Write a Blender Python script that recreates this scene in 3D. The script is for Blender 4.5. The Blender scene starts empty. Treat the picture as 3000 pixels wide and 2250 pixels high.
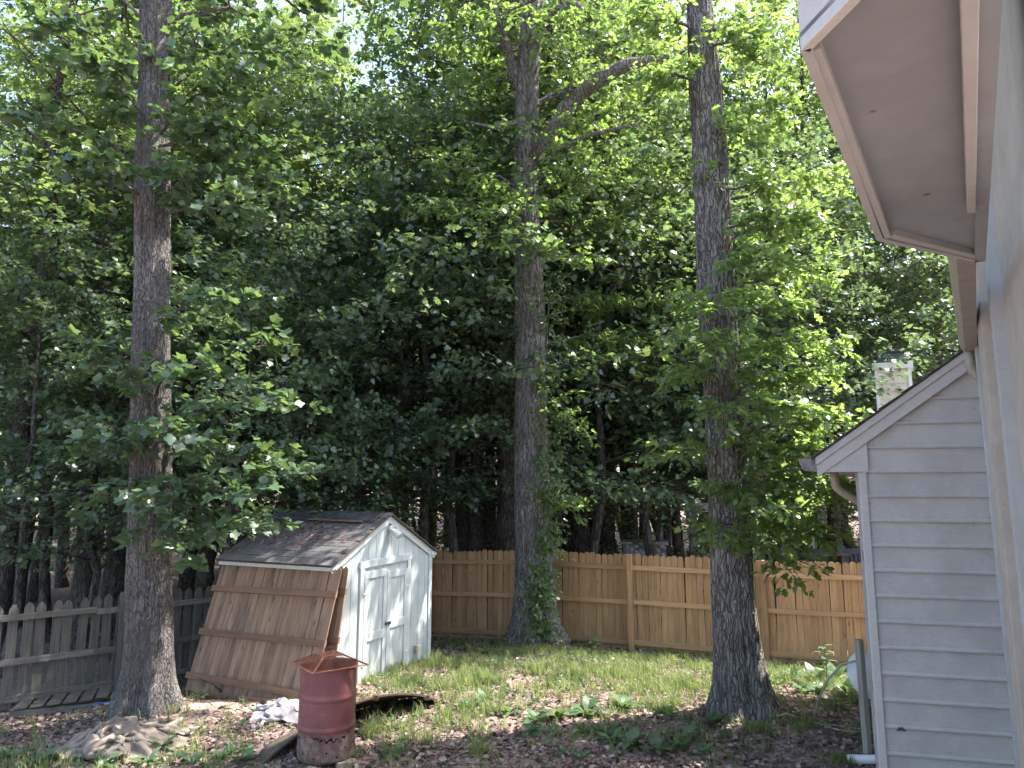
import bpy, math, random
import numpy as np
from mathutils import Vector, Matrix, noise as mnoise

random.seed(7)
sc = bpy.context.scene
COL = sc.collection
R = math.radians

# ------------------------------------------------------------------ camera
PITCH = R(8.5); FPX = 2080.0; CZ = 3.08
cam_d = bpy.data.cameras.new('camera'); cam = bpy.data.objects.new('camera', cam_d); COL.objects.link(cam)
cam.location = (0, 0, CZ); cam.rotation_euler = (R(90) + PITCH, 0, 0)
cam_d.sensor_width = 36.0; cam_d.lens = 36.0 * FPX / 3000.0
cam_d.clip_start = 0.05; cam_d.clip_end = 600
sc.camera = cam

# ------------------------------------------------------------------ sky, sun, exposure
SUN_AZ = R(72); SUN_EL = R(59)          # azimuth from +Y (view direction) towards +X (right)
w = bpy.data.worlds.new('World'); sc.world = w; w.use_nodes = True
wn = w.node_tree.nodes; bg = wn['Background']
sky = wn.new('ShaderNodeTexSky'); sky.sky_type = 'NISHITA'; sky.sun_disc = False
sky.sun_elevation = SUN_EL; sky.sun_rotation = SUN_AZ
sky.air_density = 1.0; sky.dust_density = 2.5; sky.ozone_density = 1.0
w.node_tree.links.new(sky.outputs[0], bg.inputs[0]); bg.inputs[1].default_value = 0.15
sun_d = bpy.data.lights.new('sun', 'SUN'); sun = bpy.data.objects.new('sun', sun_d); COL.objects.link(sun)
sun_d.energy = 4.2; sun_d.angle = R(0.6); sun_d.color = (1.0, 0.95, 0.87)
sdir = Vector((math.sin(SUN_AZ) * math.cos(SUN_EL), math.cos(SUN_AZ) * math.cos(SUN_EL), math.sin(SUN_EL)))
sun.rotation_euler = sdir.to_track_quat('Z', 'Y').to_euler(); sun.location = (20, 10, 30)
sc.view_settings.view_transform = 'Standard'; sc.view_settings.look = 'None'
sc.view_settings.exposure = 2.18; sc.view_settings.gamma = 1.0
sc.render.engine = 'CYCLES'
cy = sc.cycles
cy.max_bounces = 4; cy.diffuse_bounces = 3; cy.glossy_bounces = 2; cy.transmission_bounces = 4
cy.transparent_max_bounces = 6; cy.use_denoising = True; cy.sample_clamp_indirect = 6
cy.use_adaptive_sampling = True; cy.adaptive_threshold = 0.03; cy.time_limit = 1000

# ------------------------------------------------------------------ geometry helpers
def ray(px, py):
    cx = (px - 1500) / FPX; cyy = -(py - 1125) / FPX
    return Vector((cx, math.cos(PITCH) - cyy * math.sin(PITCH), math.sin(PITCH) + cyy * math.cos(PITCH)))
def P(px, py, d):                 # the world point seen there at distance d (along +Y)
    r = ray(px, py); return Vector((0, 0, CZ)) + r * (d / r.y)
def GZ(px, py, z):
    r = ray(px, py); return Vector((0, 0, CZ)) + r * ((z - CZ) / r.z)

def sstep(a, b, x):
    t = np.clip((x - a) / (b - a), 0, 1); return t * t * (3 - 2 * t)
REAR0 = np.array((-1.68, 15.75)); REARD = np.array((0.944, -0.330)); REARN = np.array((-0.330, -0.944))
LEFT0 = np.array((-5.53, 12.1)); LEFTD = np.array((0.72, 0.694)); LEFTN = np.array((0.694, -0.72))
def ground_z(x, y):
    x = np.asarray(x, float); y = np.asarray(y, float)
    s1 = (x - REAR0[0]) * REARN[0] + (y - REAR0[1]) * REARN[1]
    s2 = (x - LEFT0[0]) * LEFTN[0] + (y - LEFT0[1]) * LEFTN[1]
    s = np.minimum(s1, s2)
    z = 0.34 * sstep(0.2, 3.4, s)
    z = z + 0.13 * np.exp(-((x - .42) ** 2 + (y - 13.9) ** 2) / 1.6) + 0.05 * np.exp(-((x - 2.9) ** 2 + (y - 9.3) ** 2) / .6)
    z = z + 0.05 * np.exp(-((x + 4.6) ** 2 + (y - 9.5) ** 2) / .6)
    z = z + 0.025 * np.sin(x * 1.7 + 1.1 * np.sin(y * 1.3)) * np.cos(y * 1.5 + .8)
    far = np.maximum(y - 20, 0) + np.maximum(np.abs(x) - 25, 0) * .5
    z = z - 0.15 * sstep(0, 3, -s) + 0.00045 * far ** 2 + 0.15 * np.sin(x * .35 + y * .2) * sstep(2, 8, -s)
    return z
def gz(x, y): return float(ground_z(x, y))

WM = {}
def world_m(o): return WM.get(o.name, Matrix.Identity(4)) if o else Matrix.Identity(4)
def tag(o, label=None, cat=None, group=None, kind=None):
    if label: o['label'] = label
    if cat: o['category'] = cat
    if group: o['group'] = group
    if kind: o['kind'] = kind
    return o
def empty(name, loc, rz=0.0, label=None, cat=None, group=None, parent=None):
    o = bpy.data.objects.new(name, None); COL.objects.link(o)
    m = Matrix.Translation(Vector(loc)) @ Matrix.Rotation(rz, 4, 'Z')
    if parent:
        o.parent = parent
    o.matrix_local = m; WM[o.name] = world_m(parent) @ m
    o.empty_display_size = 0.1
    return tag(o, label, cat, group)
def link(name, me, mat, parent=None, m=None):
    o = bpy.data.objects.new(name, me); COL.objects.link(o)
    if mat and len(me.materials) == 0: me.materials.append(mat)
    if parent: o.parent = parent
    m = m if m is not None else Matrix.Identity(4)
    o.matrix_local = m; WM[o.name] = world_m(parent) @ m
    return o
def raw_mesh(name, V, F, smooth=False):
    me = bpy.data.meshes.new(name); me.from_pydata([tuple(v) for v in V], [], F)
    if smooth: me.polygons.foreach_set('use_smooth', [True] * len(me.polygons))
    me.update(); return me
def np_mesh(name, V, T, smooth=False, rnd=None):
    """V (n,3), T (m,k) with constant k"""
    me = bpy.data.meshes.new(name); n, (m, k) = len(V), T.shape
    me.vertices.add(n); me.vertices.foreach_set('co', np.ascontiguousarray(V, dtype=np.float32).ravel())
    me.loops.add(m * k); me.loops.foreach_set('vertex_index', np.ascontiguousarray(T, dtype=np.int32).ravel())
    me.polygons.add(m); me.polygons.foreach_set('loop_start', np.arange(0, m * k, k, dtype=np.int32))
    try: me.polygons.foreach_set('loop_total', np.full(m, k, dtype=np.int32))
    except Exception: pass
    if smooth: me.polygons.foreach_set('use_smooth', np.ones(m, dtype=bool))
    if rnd is not None:
        a = me.attributes.new('rnd', 'FLOAT', 'POINT'); a.data.foreach_set('value', np.ascontiguousarray(rnd, dtype=np.float32))
    me.update(calc_edges=True); me.validate(); return me

class MB:
    def __init__(s): s.V = []; s.F = []
    def quadbox(s, c, size, rot=None):
        c = Vector(c); hx, hy, hz = [k / 2 for k in size]; b = len(s.V)
        for z in (-hz, hz):
            for x, y in ((-hx, -hy), (hx, -hy), (hx, hy), (-hx, hy)):
                v = Vector((x, y, z)); s.V.append(c + (rot @ v if rot else v))
        for f in ((0, 3, 2, 1), (4, 5, 6, 7), (0, 1, 5, 4), (1, 2, 6, 5), (2, 3, 7, 6), (3, 0, 4, 7)): s.F.append(tuple(b + i for i in f))
        return s
    def beam(s, a, b, wd, th, up=(0, 0, 1)):
        a = Vector(a); b = Vector(b); x = (b - a); L = x.length; x = x / L; u = Vector(up); y = u.cross(x)
        if y.length < 1e-4: y = Vector((1, 0, 0)).cross(x)
        y.normalize(); z = x.cross(y)
        rot = Matrix((x, y, z)).transposed()
        return s.quadbox((a + b) / 2, (L, wd, th), rot)
    def tube(s, pts, rad, n=8, caps=True):
        pts = [Vector(p) for p in pts]; b = len(s.V); prev = None
        for i, p in enumerate(pts):
            t = (pts[min(i + 1, len(pts) - 1)] - pts[max(i - 1, 0)]).normalized()
            if prev is None:
                x = t.orthogonal().normalized()
            else:
                x = (prev - t * prev.dot(t)).normalized()
            prev = x; y = t.cross(x); r = rad[i] if hasattr(rad, '__len__') else rad
            for k in range(n):
                a = 2 * math.pi * k / n; s.V.append(p + (x * math.cos(a) + y * math.sin(a)) * r)
        for i in range(len(pts) - 1):
            for k in range(n):
                k2 = (k + 1) % n; o = b + i * n
                s.F.append((o + k, o + k2, o + n + k2, o + n + k))
        if caps:
            s.F.append(tuple(b + k for k in range(n))[::-1]); o = b + (len(pts) - 1) * n
            s.F.append(tuple(o + k for k in range(n)))
        return s
    def prism(s, poly, ext):
        """poly: list of 3d points (planar), ext: extrusion vector"""
        poly = [Vector(p) for p in poly]; e = Vector(ext); n = len(poly); b = len(s.V)
        s.V += poly + [p + e for p in poly]
        s.F.append(tuple(b + i for i in range(n))[::-1]); s.F.append(tuple(b + n + i for i in range(n)))
        for i in range(n):
            j = (i + 1) % n; s.F.append((b + i, b + j, b + n + j, b + n + i))
        return s
    def lathe(s, prof, n=32, c=(0, 0, 0), caps=(False, False)):
        c = Vector(c); b = len(s.V)
        for r, z in prof:
            for k in range(n):
                a = 2 * math.pi * k / n; s.V.append(c + Vector((r * math.cos(a), r * math.sin(a), z)))
        for i in range(len(prof) - 1):
            for k in range(n):
                k2 = (k + 1) % n; o = b + i * n
                s.F.append((o + k, o + k2, o + n + k2, o + n + k))
        if caps[0]: s.F.append(tuple(b + k for k in range(n))[::-1])
        if caps[1]: s.F.append(tuple(b + (len(prof) - 1) * n + k for k in range(n)))
        return s
    def build(s, name, mat, parent=None, world=False, smooth=False, bevel=0):
        V = s.V
        if world and parent:
            inv = world_m(parent).inverted(); V = [inv @ Vector(v) for v in V]
        me = raw_mesh(name, V, s.F, smooth)
        o = link(name, me, mat, parent)
        if bevel:
            md = o.modifiers.new('bevel', 'BEVEL'); md.width = bevel; md.segments = 2; md.limit_method = 'ANGLE'
        return o

# ------------------------------------------------------------------ material helpers
class NM:
    def __init__(s, name):
        s.m = bpy.data.materials.new(name); s.m.use_nodes = True; s.t = s.m.node_tree; s.n = s.t.nodes; s.l = s.t.links
        s.b = s.n['Principled BSDF']; s.out = s.n['Material Output']
    def new(s, t, **kw):
        n = s.n.new(t)
        for k, v in kw.items(): setattr(n, k, v)
        return n
    def put(s, sock, v):
        if isinstance(v, bpy.types.NodeSocket): s.l.new(v, sock)
        else:
            if isinstance(v, (tuple, list)) and sock.type == 'RGBA' and len(v) == 3: v = (*v, 1)
            sock.default_value = v
    def coord(s, scale=(1, 1, 1), rand=True, kind='Object'):
        tc = s.new('ShaderNodeTexCoord'); mp = s.new('ShaderNodeMapping'); s.l.new(tc.outputs[kind], mp.inputs[0])
        mp.inputs['Scale'].default_value = scale
        if rand:
            oi = s.new('ShaderNodeObjectInfo'); mu = s.new('ShaderNodeMath', operation='MULTIPLY'); s.l.new(oi.outputs['Random'], mu.inputs[0]); mu.inputs[1].default_value = 57.3
            s.l.new(mu.outputs[0], mp.inputs['Location'])
        return mp.outputs[0]
    def rand(s): return s.new('ShaderNodeObjectInfo').outputs['Random']
    def noise(s, vec, scale=5, detail=4, rough=.55, dist=0):
        n = s.new('ShaderNodeTexNoise'); s.l.new(vec, n.inputs['Vector'])
        n.inputs['Scale'].default_value = scale; n.inputs['Detail'].default_value = detail; n.inputs['Roughness'].default_value = rough; n.inputs['Distortion'].default_value = dist
        return n.outputs['Fac']
    def voro(s, vec, scale=5, feature='F1', out='Distance', rnd=1.0):
        n = s.new('ShaderNodeTexVoronoi'); n.feature = feature; s.l.new(vec, n.inputs['Vector']); n.inputs['Scale'].default_value = scale; n.inputs['Randomness'].default_value = rnd
        return n.outputs[out]
    def ramp(s, fac, stops, interp='LINEAR'):
        n = s.new('ShaderNodeValToRGB'); s.l.new(fac, n.inputs[0]); cr = n.color_ramp; cr.interpolation = interp
        while len(cr.elements) < len(stops): cr.elements.new(.5)
        for e, (p, c) in zip(cr.elements, stops):
            e.position = p; e.color = (*c, 1) if isinstance(c, (tuple, list)) else (c, c, c, 1)
        return n.outputs[0]
    def mix(s, fac, a, b, mode='MIX'):
        n = s.new('ShaderNodeMix', data_type='RGBA', blend_type=mode)
        s.put(n.inputs[0], fac); s.put(n.inputs[6], a); s.put(n.inputs[7], b); return n.outputs[2]
    def math(s, op, a, b=0.0, clamp=False):
        n = s.new('ShaderNodeMath', operation=op, use_clamp=clamp); s.put(n.inputs[0], a); s.put(n.inputs[1], b); return n.outputs[0]
    def bump(s, h, strength=.5, dist=.01):
        n = s.new('ShaderNodeBump'); s.put(n.inputs['Height'], h); n.inputs['Strength'].default_value = strength; n.inputs['Distance'].default_value = dist
        s.l.new(n.outputs[0], s.b.inputs['Normal']); return n
    def done(s, col=None, rough=.8, spec=.3, metal=0.0):
        if col is not None: s.put(s.b.inputs['Base Color'], col)
        s.put(s.b.inputs['Roughness'], rough); s.put(s.b.inputs['Specular IOR Level'], spec); s.put(s.b.inputs['Metallic'], metal)
        return s.m
MAT = {}
def wood(name, dark, mid, light, axis='z', grain=38, knots=True, stain=None, var=.35):
    m = NM(name)
    k = {'x': (1.6, grain, grain), 'y': (grain, 1.6, grain), 'z': (grain, grain, 1.6)}[axis]
    kk = {'x': (2.2, 7, 7), 'y': (7, 2.2, 7), 'z': (7, 7, 2.2)}[axis]
    v = m.coord(k); n1 = m.noise(v, 1.0, 5, .6, .4)
    col = m.ramp(n1, [(.25, dark), (.5, mid), (.75, light)])
    big = m.noise(m.coord((2, 2, 2)), 1.5, 3)
    col = m.mix(m.math('MULTIPLY', big, .45), col, dark)
    if knots:
        d = m.voro(m.coord(kk), 1.0)
        kf = m.ramp(d, [(.05, 1.0), (.13, 0.0)])
        col = m.mix(m.math('MULTIPLY', kf, .75), col, tuple(c * .35 for c in dark))
    if stain:
        st = m.ramp(m.noise(m.coord((3, 3, .8)), 2, 4), [(.5, 0.0), (.7, 1.0)])
        col = m.mix(m.math('MULTIPLY', st, .6), col, stain)
    br = m.math('ADD', m.math('MULTIPLY', m.rand(), var), 1 - var / 2)
    hs = m.new('ShaderNodeHueSaturation'); m.put(hs.inputs['Color'], col); m.put(hs.inputs['Value'], br)
    m.bump(n1, .5, .004)
    MAT[name] = m.done(hs.outputs[0], .85, .2); return MAT[name]
wood('pine_v', (.27, .145, .062), (.46, .27, .13), (.56, .35, .185), 'z', stain=(.26, .165, .09))
wood('pine_h', (.29, .165, .08), (.48, .29, .145), (.58, .37, .20), 'x', knots=False)
wood('post_grey', (.15, .14, .12), (.28, .265, .23), (.38, .36, .32), 'z', knots=False)
wood('cedar_v', (.19, .115, .072), (.33, .215, .14), (.41, .285, .195), 'z', stain=(.075, .06, .05))
wood('cedar_h', (.13, .075, .048), (.225, .13, .082), (.29, .18, .115), 'x', knots=False)
wood('grey_v', (.06, .052, .043), (.125, .112, .094), (.20, .18, .155), 'z', knots=False, stain=(.09, .105, .065), var=.45)
wood('grey_h', (.085, .075, .063), (.165, .148, .125), (.25, .225, .195), 'x', knots=False, stain=(.08, .075, .06))
wood('board_dark', (.05, .04, .03), (.10, .08, .06), (.15, .12, .09), 'x', knots=False)

def paint(name, base, dirt, axis='x', grain=60, gstr=.25, dirt_amt=.5, scale=1.0, rough=.55, peel=None, splash=None, spk=(17, .06, .35)):
    m = NM(name)
    k = {'x': (2.0, grain, grain), 'y': (grain, 2.0, grain), 'z': (grain, grain, 2.0), '': (8, 8, 8)}[axis]
    g = m.noise(m.coord(k), 1.0, 4, .6, .6)
    d = m.ramp(m.noise(m.coord((1, 1, 1)), 3.0 * scale, 6, .65), [(.42, 0.0), (.75, 1.0)])
    sp = m.ramp(m.voro(m.coord((1, 1, 1)), spk[0]), [(spk[1] * .5, 1.0), (spk[1], 0.0)])
    col = m.mix(m.math('MULTIPLY', d, dirt_amt), base, dirt)
    col = m.mix(m.math('MULTIPLY', sp, spk[2]), col, tuple(c * .3 for c in dirt))
    col = m.mix(m.math('MULTIPLY', m.ramp(g, [(.45, 1.0), (.6, 0.0)]), .12), col, tuple(c * .7 for c in dirt))
    if splash:
        tc = m.new('ShaderNodeTexCoord'); sx = m.new('ShaderNodeSeparateXYZ'); m.l.new(tc.outputs['Object'], sx.inputs[0])
        zf = m.math('ADD', sx.outputs[2], m.math('MULTIPLY', m.math('SUBTRACT', m.noise(m.coord((9, 9, 3), False), 1.0, 5, .7), .5), .5))
        col = m.mix(m.math('MULTIPLY', m.ramp(zf, [(.0, 1.0), (.42, 0.0)]), .55), col, splash)
    if peel:
        pf = m.ramp(m.noise(m.coord((6, 6, 2)), 2.0, 5, .7), [(.56, 0.0), (.60, 1.0)])
        col = m.mix(pf, col, peel)
    m.bump(g, gstr, .004)
    MAT[name] = m.done(col, rough, .35); return MAT[name]
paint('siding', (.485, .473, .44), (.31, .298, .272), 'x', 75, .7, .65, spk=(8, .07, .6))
paint('trim_cool', (.51, .495, .47), (.35, .335, .31), 'x', 40, .15, .35)
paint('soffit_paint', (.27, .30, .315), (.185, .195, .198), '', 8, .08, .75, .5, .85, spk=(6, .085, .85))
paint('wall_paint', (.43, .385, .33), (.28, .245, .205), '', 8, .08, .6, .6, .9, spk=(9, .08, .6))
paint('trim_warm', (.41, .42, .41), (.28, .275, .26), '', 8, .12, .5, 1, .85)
paint('peeling', (.34, .34, .33), (.24, .24, .23), 'z', 40, .4, .5, 1, .7, (.22, .19, .16))
paint('shed_paint', (.49, .54, .535), (.36, .40, .36), 'z', 55, .3, .6, 1.2, .6, None, (.25, .27, .19))
paint('shed_trim', (.54, .58, .575), (.37, .39, .35), 'z', 45, .25, .45, 2, .6)
paint('cream_paint', (.66, .60, .47), (.5, .44, .34), 'x', 40, .15, .3)
paint('beige_metal', (.36, .32, .27), (.22, .18, .15), '', 8, .05, .6, 2, .45)
paint('white_metal', (.74, .74, .72), (.45, .44, .40), '', 8, .05, .4, 1, .4)
paint('dark_grey_metal', (.07, .075, .08), (.04, .035, .03), '', 8, .1, .5, 1, .5)
paint('slate_paint', (.075, .09, .12), (.05, .055, .06), 'x', 40, .1, .3)
paint('grey_siding', (.23, .25, .28), (.16, .17, .18), 'x', 40, .2, .3)
paint('white_trim', (.74, .75, .77), (.5, .5, .5), 'x', 40, .1, .3)
paint('blue_paint', (.05, .17, .42), (.10, .12, .15), 'x', 40, .2, .45)
paint('plastic_white', (.66, .67, .66), (.4, .4, .36), '', 8, .05, .35, 1, .35)
paint('concrete', (.40, .38, .35), (.25, .23, .21), '', 20, .4, .6, 2, .9)
paint('mildew', (.26, .26, .25), (.05, .05, .045), '', 8, .1, .9, 6, .6)
paint('steel', (.12, .12, .13), (.06, .055, .05), '', 8, .1, .5, 1, .35)
paint('brick_tan', (.36, .26, .20), (.2, .15, .12), '', 30, .5, .6, 3, .9)

def bark(name, plate, pale, crack, sc_=(13, 13, 2.6), str_=1.0, moss=None):
    m = NM(name)
    v = m.coord((1, 1, 1), rand=True)
    nz = m.new('ShaderNodeTexNoise'); m.l.new(v, nz.inputs['Vector']); nz.inputs['Scale'].default_value = 5; nz.inputs['Detail'].default_value = 3
    mx = m.new('ShaderNodeMix', data_type='VECTOR'); mx.inputs[0].default_value = .12; m.l.new(v, mx.inputs[4]); m.l.new(nz.outputs['Color'], mx.inputs[5])
    mp = m.new('ShaderNodeMapping'); m.l.new(mx.outputs[1], mp.inputs[0]); mp.inputs['Scale'].default_value = sc_
    e = m.voro(mp.outputs[0], 1.0, 'DISTANCE_TO_EDGE')
    mp2 = m.new('ShaderNodeMapping'); m.l.new(mx.outputs[1], mp2.inputs[0]); mp2.inputs['Scale'].default_value = tuple(k * 2.3 for k in sc_)
    e2 = m.voro(mp2.outputs[0], 1.0, 'DISTANCE_TO_EDGE')
    fine = m.noise(v, 60, 4, .7)
    cf = m.ramp(e, [(.0, 0.0), (.15, 1.0)]); cf2 = m.ramp(e2, [(.0, 0.0), (.2, 1.0)])
    h = m.math('ADD', m.math('MULTIPLY', cf, .8), m.math('ADD', m.math('MULTIPLY', cf2, .35), m.math('MULTIPLY', fine, .35)))
    big = m.ramp(m.noise(v, 2.2, 4, .6), [(.38, 0.0), (.68, 1.0)])
    col = m.mix(big, plate, pale)
    col = m.mix(m.math('MULTIPLY', m.ramp(fine, [(.3, 1.0), (.6, 0.0)]), .5), col, crack)
    col = m.mix(m.math('SUBTRACT', 1.0, m.math('MULTIPLY', cf, m.math('ADD', m.math('MULTIPLY', cf2, .5), .5))), col, crack)
    if moss:
        mf = m.ramp(m.noise(v, 1.3, 5, .7), [(.52, 0.0), (.66, 1.0)]); col = m.mix(m.math('MULTIPLY', mf, .5), col, moss)
    m.bump(h, str_, .03)
    MAT[name] = m.done(col, .92, .15); return MAT[name]
bark('bark_oak', (.29, .265, .24), (.44, .41, .38), (.095, .084, .076), (25, 25, 2.2), 1.0)
bark('bark_tulip', (.20, .18, .165), (.34, .315, .295), (.075, .066, .06), (38, 38, 6), .8, (.14, .125, .10))
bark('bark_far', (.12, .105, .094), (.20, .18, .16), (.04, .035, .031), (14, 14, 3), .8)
bark('bark_pale', (.15, .135, .115), (.26, .24, .21), (.05, .045, .04), (20, 20, 5), .5)

def leafmat(name, stops, trans, tf=.42, rough=.42, spec=.5):
    m = NM(name)
    at = m.new('ShaderNodeAttribute', attribute_name='rnd')
    r = m.math('FRACT', m.math('ADD', at.outputs['Fac'], m.math('MULTIPLY', m.rand(), .999)))
    col = m.ramp(r, stops)
    vein = m.noise(m.coord((1, 1, 1), rand=False), 9, 2)
    col = m.mix(m.math('MULTIPLY', vein, .35), col, tuple(c * .75 for c in stops[0][1]))
    m.done(col, rough, spec)
    tr = m.new('ShaderNodeBsdfTranslucent')
    tc = m.mix(r, trans[0], trans[1]); m.l.new(tc, tr.inputs[0])
    ms = m.new('ShaderNodeMixShader'); ms.inputs[0].default_value = tf
    m.l.new(m.b.outputs[0], ms.inputs[1]); m.l.new(tr.outputs[0], ms.inputs[2]); m.l.new(ms.outputs[0], m.out.inputs[0])
    MAT[name] = m.m; return m.m
leafmat('leaf_tulip', [(0, (.05, .09, .052)), (.6, (.07, .125, .068)), (.93, (.095, .16, .075)), (1, (.20, .25, .07))], ((.12, .21, .06), (.22, .33, .08)), .34, .36, .7)
leafmat('leaf_oak', [(0, (.055, .095, .035)), (.5, (.08, .13, .045)), (.9, (.115, .17, .058)), (1, (.17, .21, .065))], ((.23, .38, .07), (.38, .52, .12)), .48, .36, .7)
leafmat('leaf_maple', [(0, (.052, .09, .058)), (.6, (.075, .125, .072)), (1, (.105, .16, .08))], ((.15, .25, .08), (.25, .35, .10)), .38, .38, .8)  # woodland haze put into the colour: bluer and paler than the leaf itself
leafmat('leaf_far', [(0, (.055, .09, .046)), (.6, (.08, .125, .058)), (1, (.12, .165, .072))], ((.20, .31, .065), (.34, .45, .10)), .46, .42, .7)  # lightened and cooled as well, painted haze for the far woods
leafmat('leaf_weed', [(0, (.055, .105, .05)), (.6, (.08, .145, .065)), (1, (.12, .19, .08))], ((.15, .26, .06), (.25, .36, .09)), .33, .42, .5)
leafmat('leaf_grass', [(0, (.10, .15, .055)), (.45, (.16, .215, .085)), (.8, (.24, .275, .12)), (1, (.38, .34, .18))], ((.24, .34, .08), (.38, .44, .14)), .4, .5, .3)
leafmat('leaf_litter', [(0, (.09, .06, .052)), (.35, (.17, .115, .098)), (.75, (.29, .21, .18)), (1, (.44, .34, .30))], ((.18, .12, .09), (.27, .19, .14)), .15, .7, .2)

# ------------------------------------------------------------------ ground
def ground():
    def axis(lo, a, b, hi, fine, grow):
        mid = list(np.arange(a, b, fine)); st = fine; v = b; up = []
        while v < hi: up.append(v); st *= grow; v += st
        st = fine; v = a - st; dn = []
        while v > lo: dn.append(v); st *= grow; v -= st
        return np.array(dn[::-1] + mid + up)
    xs = axis(-170, -9, 9, 170, .16, 1.12); ys = axis(-60, 5, 17, 230, .16, 1.12)
    X, Y = np.meshgrid(xs, ys); Z = ground_z(X, Y)
    dense = (np.abs(X) < 10) & (Y > 4) & (Y < 18)
    rs = np.random.RandomState(2); Z = Z + np.where(dense, rs.normal(0, .008, Z.shape), 0)
    V = np.stack([X.ravel(), Y.ravel(), Z.ravel()], 1); nx, ny = len(xs), len(ys)
    i = np.arange(ny - 1)[:, None] * nx + np.arange(nx - 1)[None]; i = i.ravel()
    T = np.stack([i, i + 1, i + nx + 1, i + nx], 1)
    m = NM('ground_soil'); v = m.coord((1, 1, 1), rand=False)
    n1 = m.noise(v, .9, 6, .65); n2 = m.noise(v, 14, 6, .7); n3 = m.voro(v, 22, 'F1', 'Color')
    col = m.ramp(n1, [(.3, (.11, .08, .068)), (.5, (.18, .13, .11)), (.7, (.25, .19, .165))])
    sep = m.new('ShaderNodeSeparateColor'); m.l.new(n3, sep.inputs[0])
    col = m.mix(.55, col, m.ramp(sep.outputs[0], [(.0, (.09, .065, .055)), (.5, (.20, .145, .125)), (1, (.34, .26, .23))]))
    # bare trodden earth between the tulip tree and the leaning panel
    sx = m.new('ShaderNodeSeparateXYZ'); m.l.new(v, sx.inputs[0])
    dx = m.math('DIVIDE', m.math('SUBTRACT', sx.outputs[0], -3.55), 1.0); dy = m.math('DIVIDE', m.math('SUBTRACT', sx.outputs[1], 9.75), .42)
    rr = m.math('SQRT', m.math('ADD', m.math('MULTIPLY', dx, dx), m.math('MULTIPLY', dy, dy)))
    pf = m.ramp(m.math('ADD', rr, m.math('MULTIPLY', m.math('SUBTRACT', n2, .5), .9)), [(.75, 1.0), (1.15, 0.0)])
    col = m.mix(pf, col, m.ramp(n2, [(.3, (.26, .20, .15)), (.7, (.40, .32, .25))]))
    m.bump(m.math('ADD', n2, m.math('MULTIPLY', sep.outputs[0], .5)), .8, .02)
    o = link('ground', np_mesh('ground', V, T, True), m.done(col, .95, .1)); tag(o, kind='structure')
ground()

# ------------------------------------------------------------------ leaves
TMPL = {}
def tmpl(name, half, center=(0, .45), fold=.10, tip_drop=-.06):
    """half outline from base to tip at x>=0; fan about a centre vertex"""
    pts = list(half) + [(-x, y) for x, y in half[-2:0:-1]]
    V = [(center[0], center[1], 0)] + [(x, y, fold * abs(x) + tip_drop * y * y) for x, y in pts]
    n = len(pts); F = [(0, 1 + i, 1 + (i + 1) % n) for i in range(n)]
    TMPL[name] = (np.array(V, float), np.array(F, int))
tmpl('tulip', [(0, 0), (.16, -.04), (.42, .08), (.5, .22), (.37, .40), (.44, .76), (.2, .80), (0, .70)], (0, .36), .14, -.10)
tmpl('oak', [(0, 0), (.08, .14), (.27, .33), (.12, .42), (.34, .64), (.15, .72), (.17, .90), (0, 1)], (0, .52), .15, -.15)
tmpl('maple', [(0, 0), (.2, -.06), (.5, .28), (.24, .36), (.36, .66), (.14, .64), (0, 1)], (0, .36), .12, -.15)
tmpl('creeper', [(0, 0), (.22, .45), (.16, .75), (0, 1)], (0, .5), .15, -.15)
tmpl('dock', [(0, 0), (.07, .1), (.2, .3), (.23, .55), (.14, .82), (0, 1)], (0, .5), .3, -.45)
tmpl('dry', [(0, 0), (.26, .3), (.3, .7), (0, 1)], (0, .5), .5, -.2)
TMPL['far'] = (np.array([(0, 0, 0), (.32, .38, .05), (.2, .75, 0), (0, 1, -.1), (-.2, .75, 0), (-.32, .38, .05), (0, .45, -.02)], float),
               np.array([(0, 1, 6), (1, 2, 6), (2, 3, 6), (3, 4, 6), (4, 5, 6), (5, 0, 6)], int))
TMPL['quad'] = (np.array([(0, 0, 0), (.34, .45, .06), (0, 1, -.08), (-.34, .45, .06)], float), np.array([(0, 1, 2), (0, 2, 3)], int))
def unit(a): return a / np.maximum(np.linalg.norm(a, axis=-1, keepdims=True), 1e-9)
def leaf_frames(D, N):
    D = unit(D); N = unit(N - D * np.sum(N * D, 1, keepdims=True)); return np.cross(D, N), D, N
def leaf_mesh(name, pos, D, N, S, kind, rnd):
    V0, F0 = TMPL[kind]; X, D, N = leaf_frames(D, N); n, k = len(pos), len(V0)
    V = pos[:, None] + S[:, None, None] * (V0[None, :, 0:1] * X[:, None] + V0[None, :, 1:2] * D[:, None] + V0[None, :, 2:3] * N[:, None])
    F = (F0[None] + (np.arange(n) * k)[:, None, None]).reshape(-1, 3)
    return np_mesh(name, V.reshape(-1, 3), F, False, np.repeat(rnd, k))
def single_leaf(kind):
    V0, F0 = TMPL[kind]; return np_mesh('leaf_' + kind, V0, F0, False, np.zeros(len(V0)))

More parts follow.
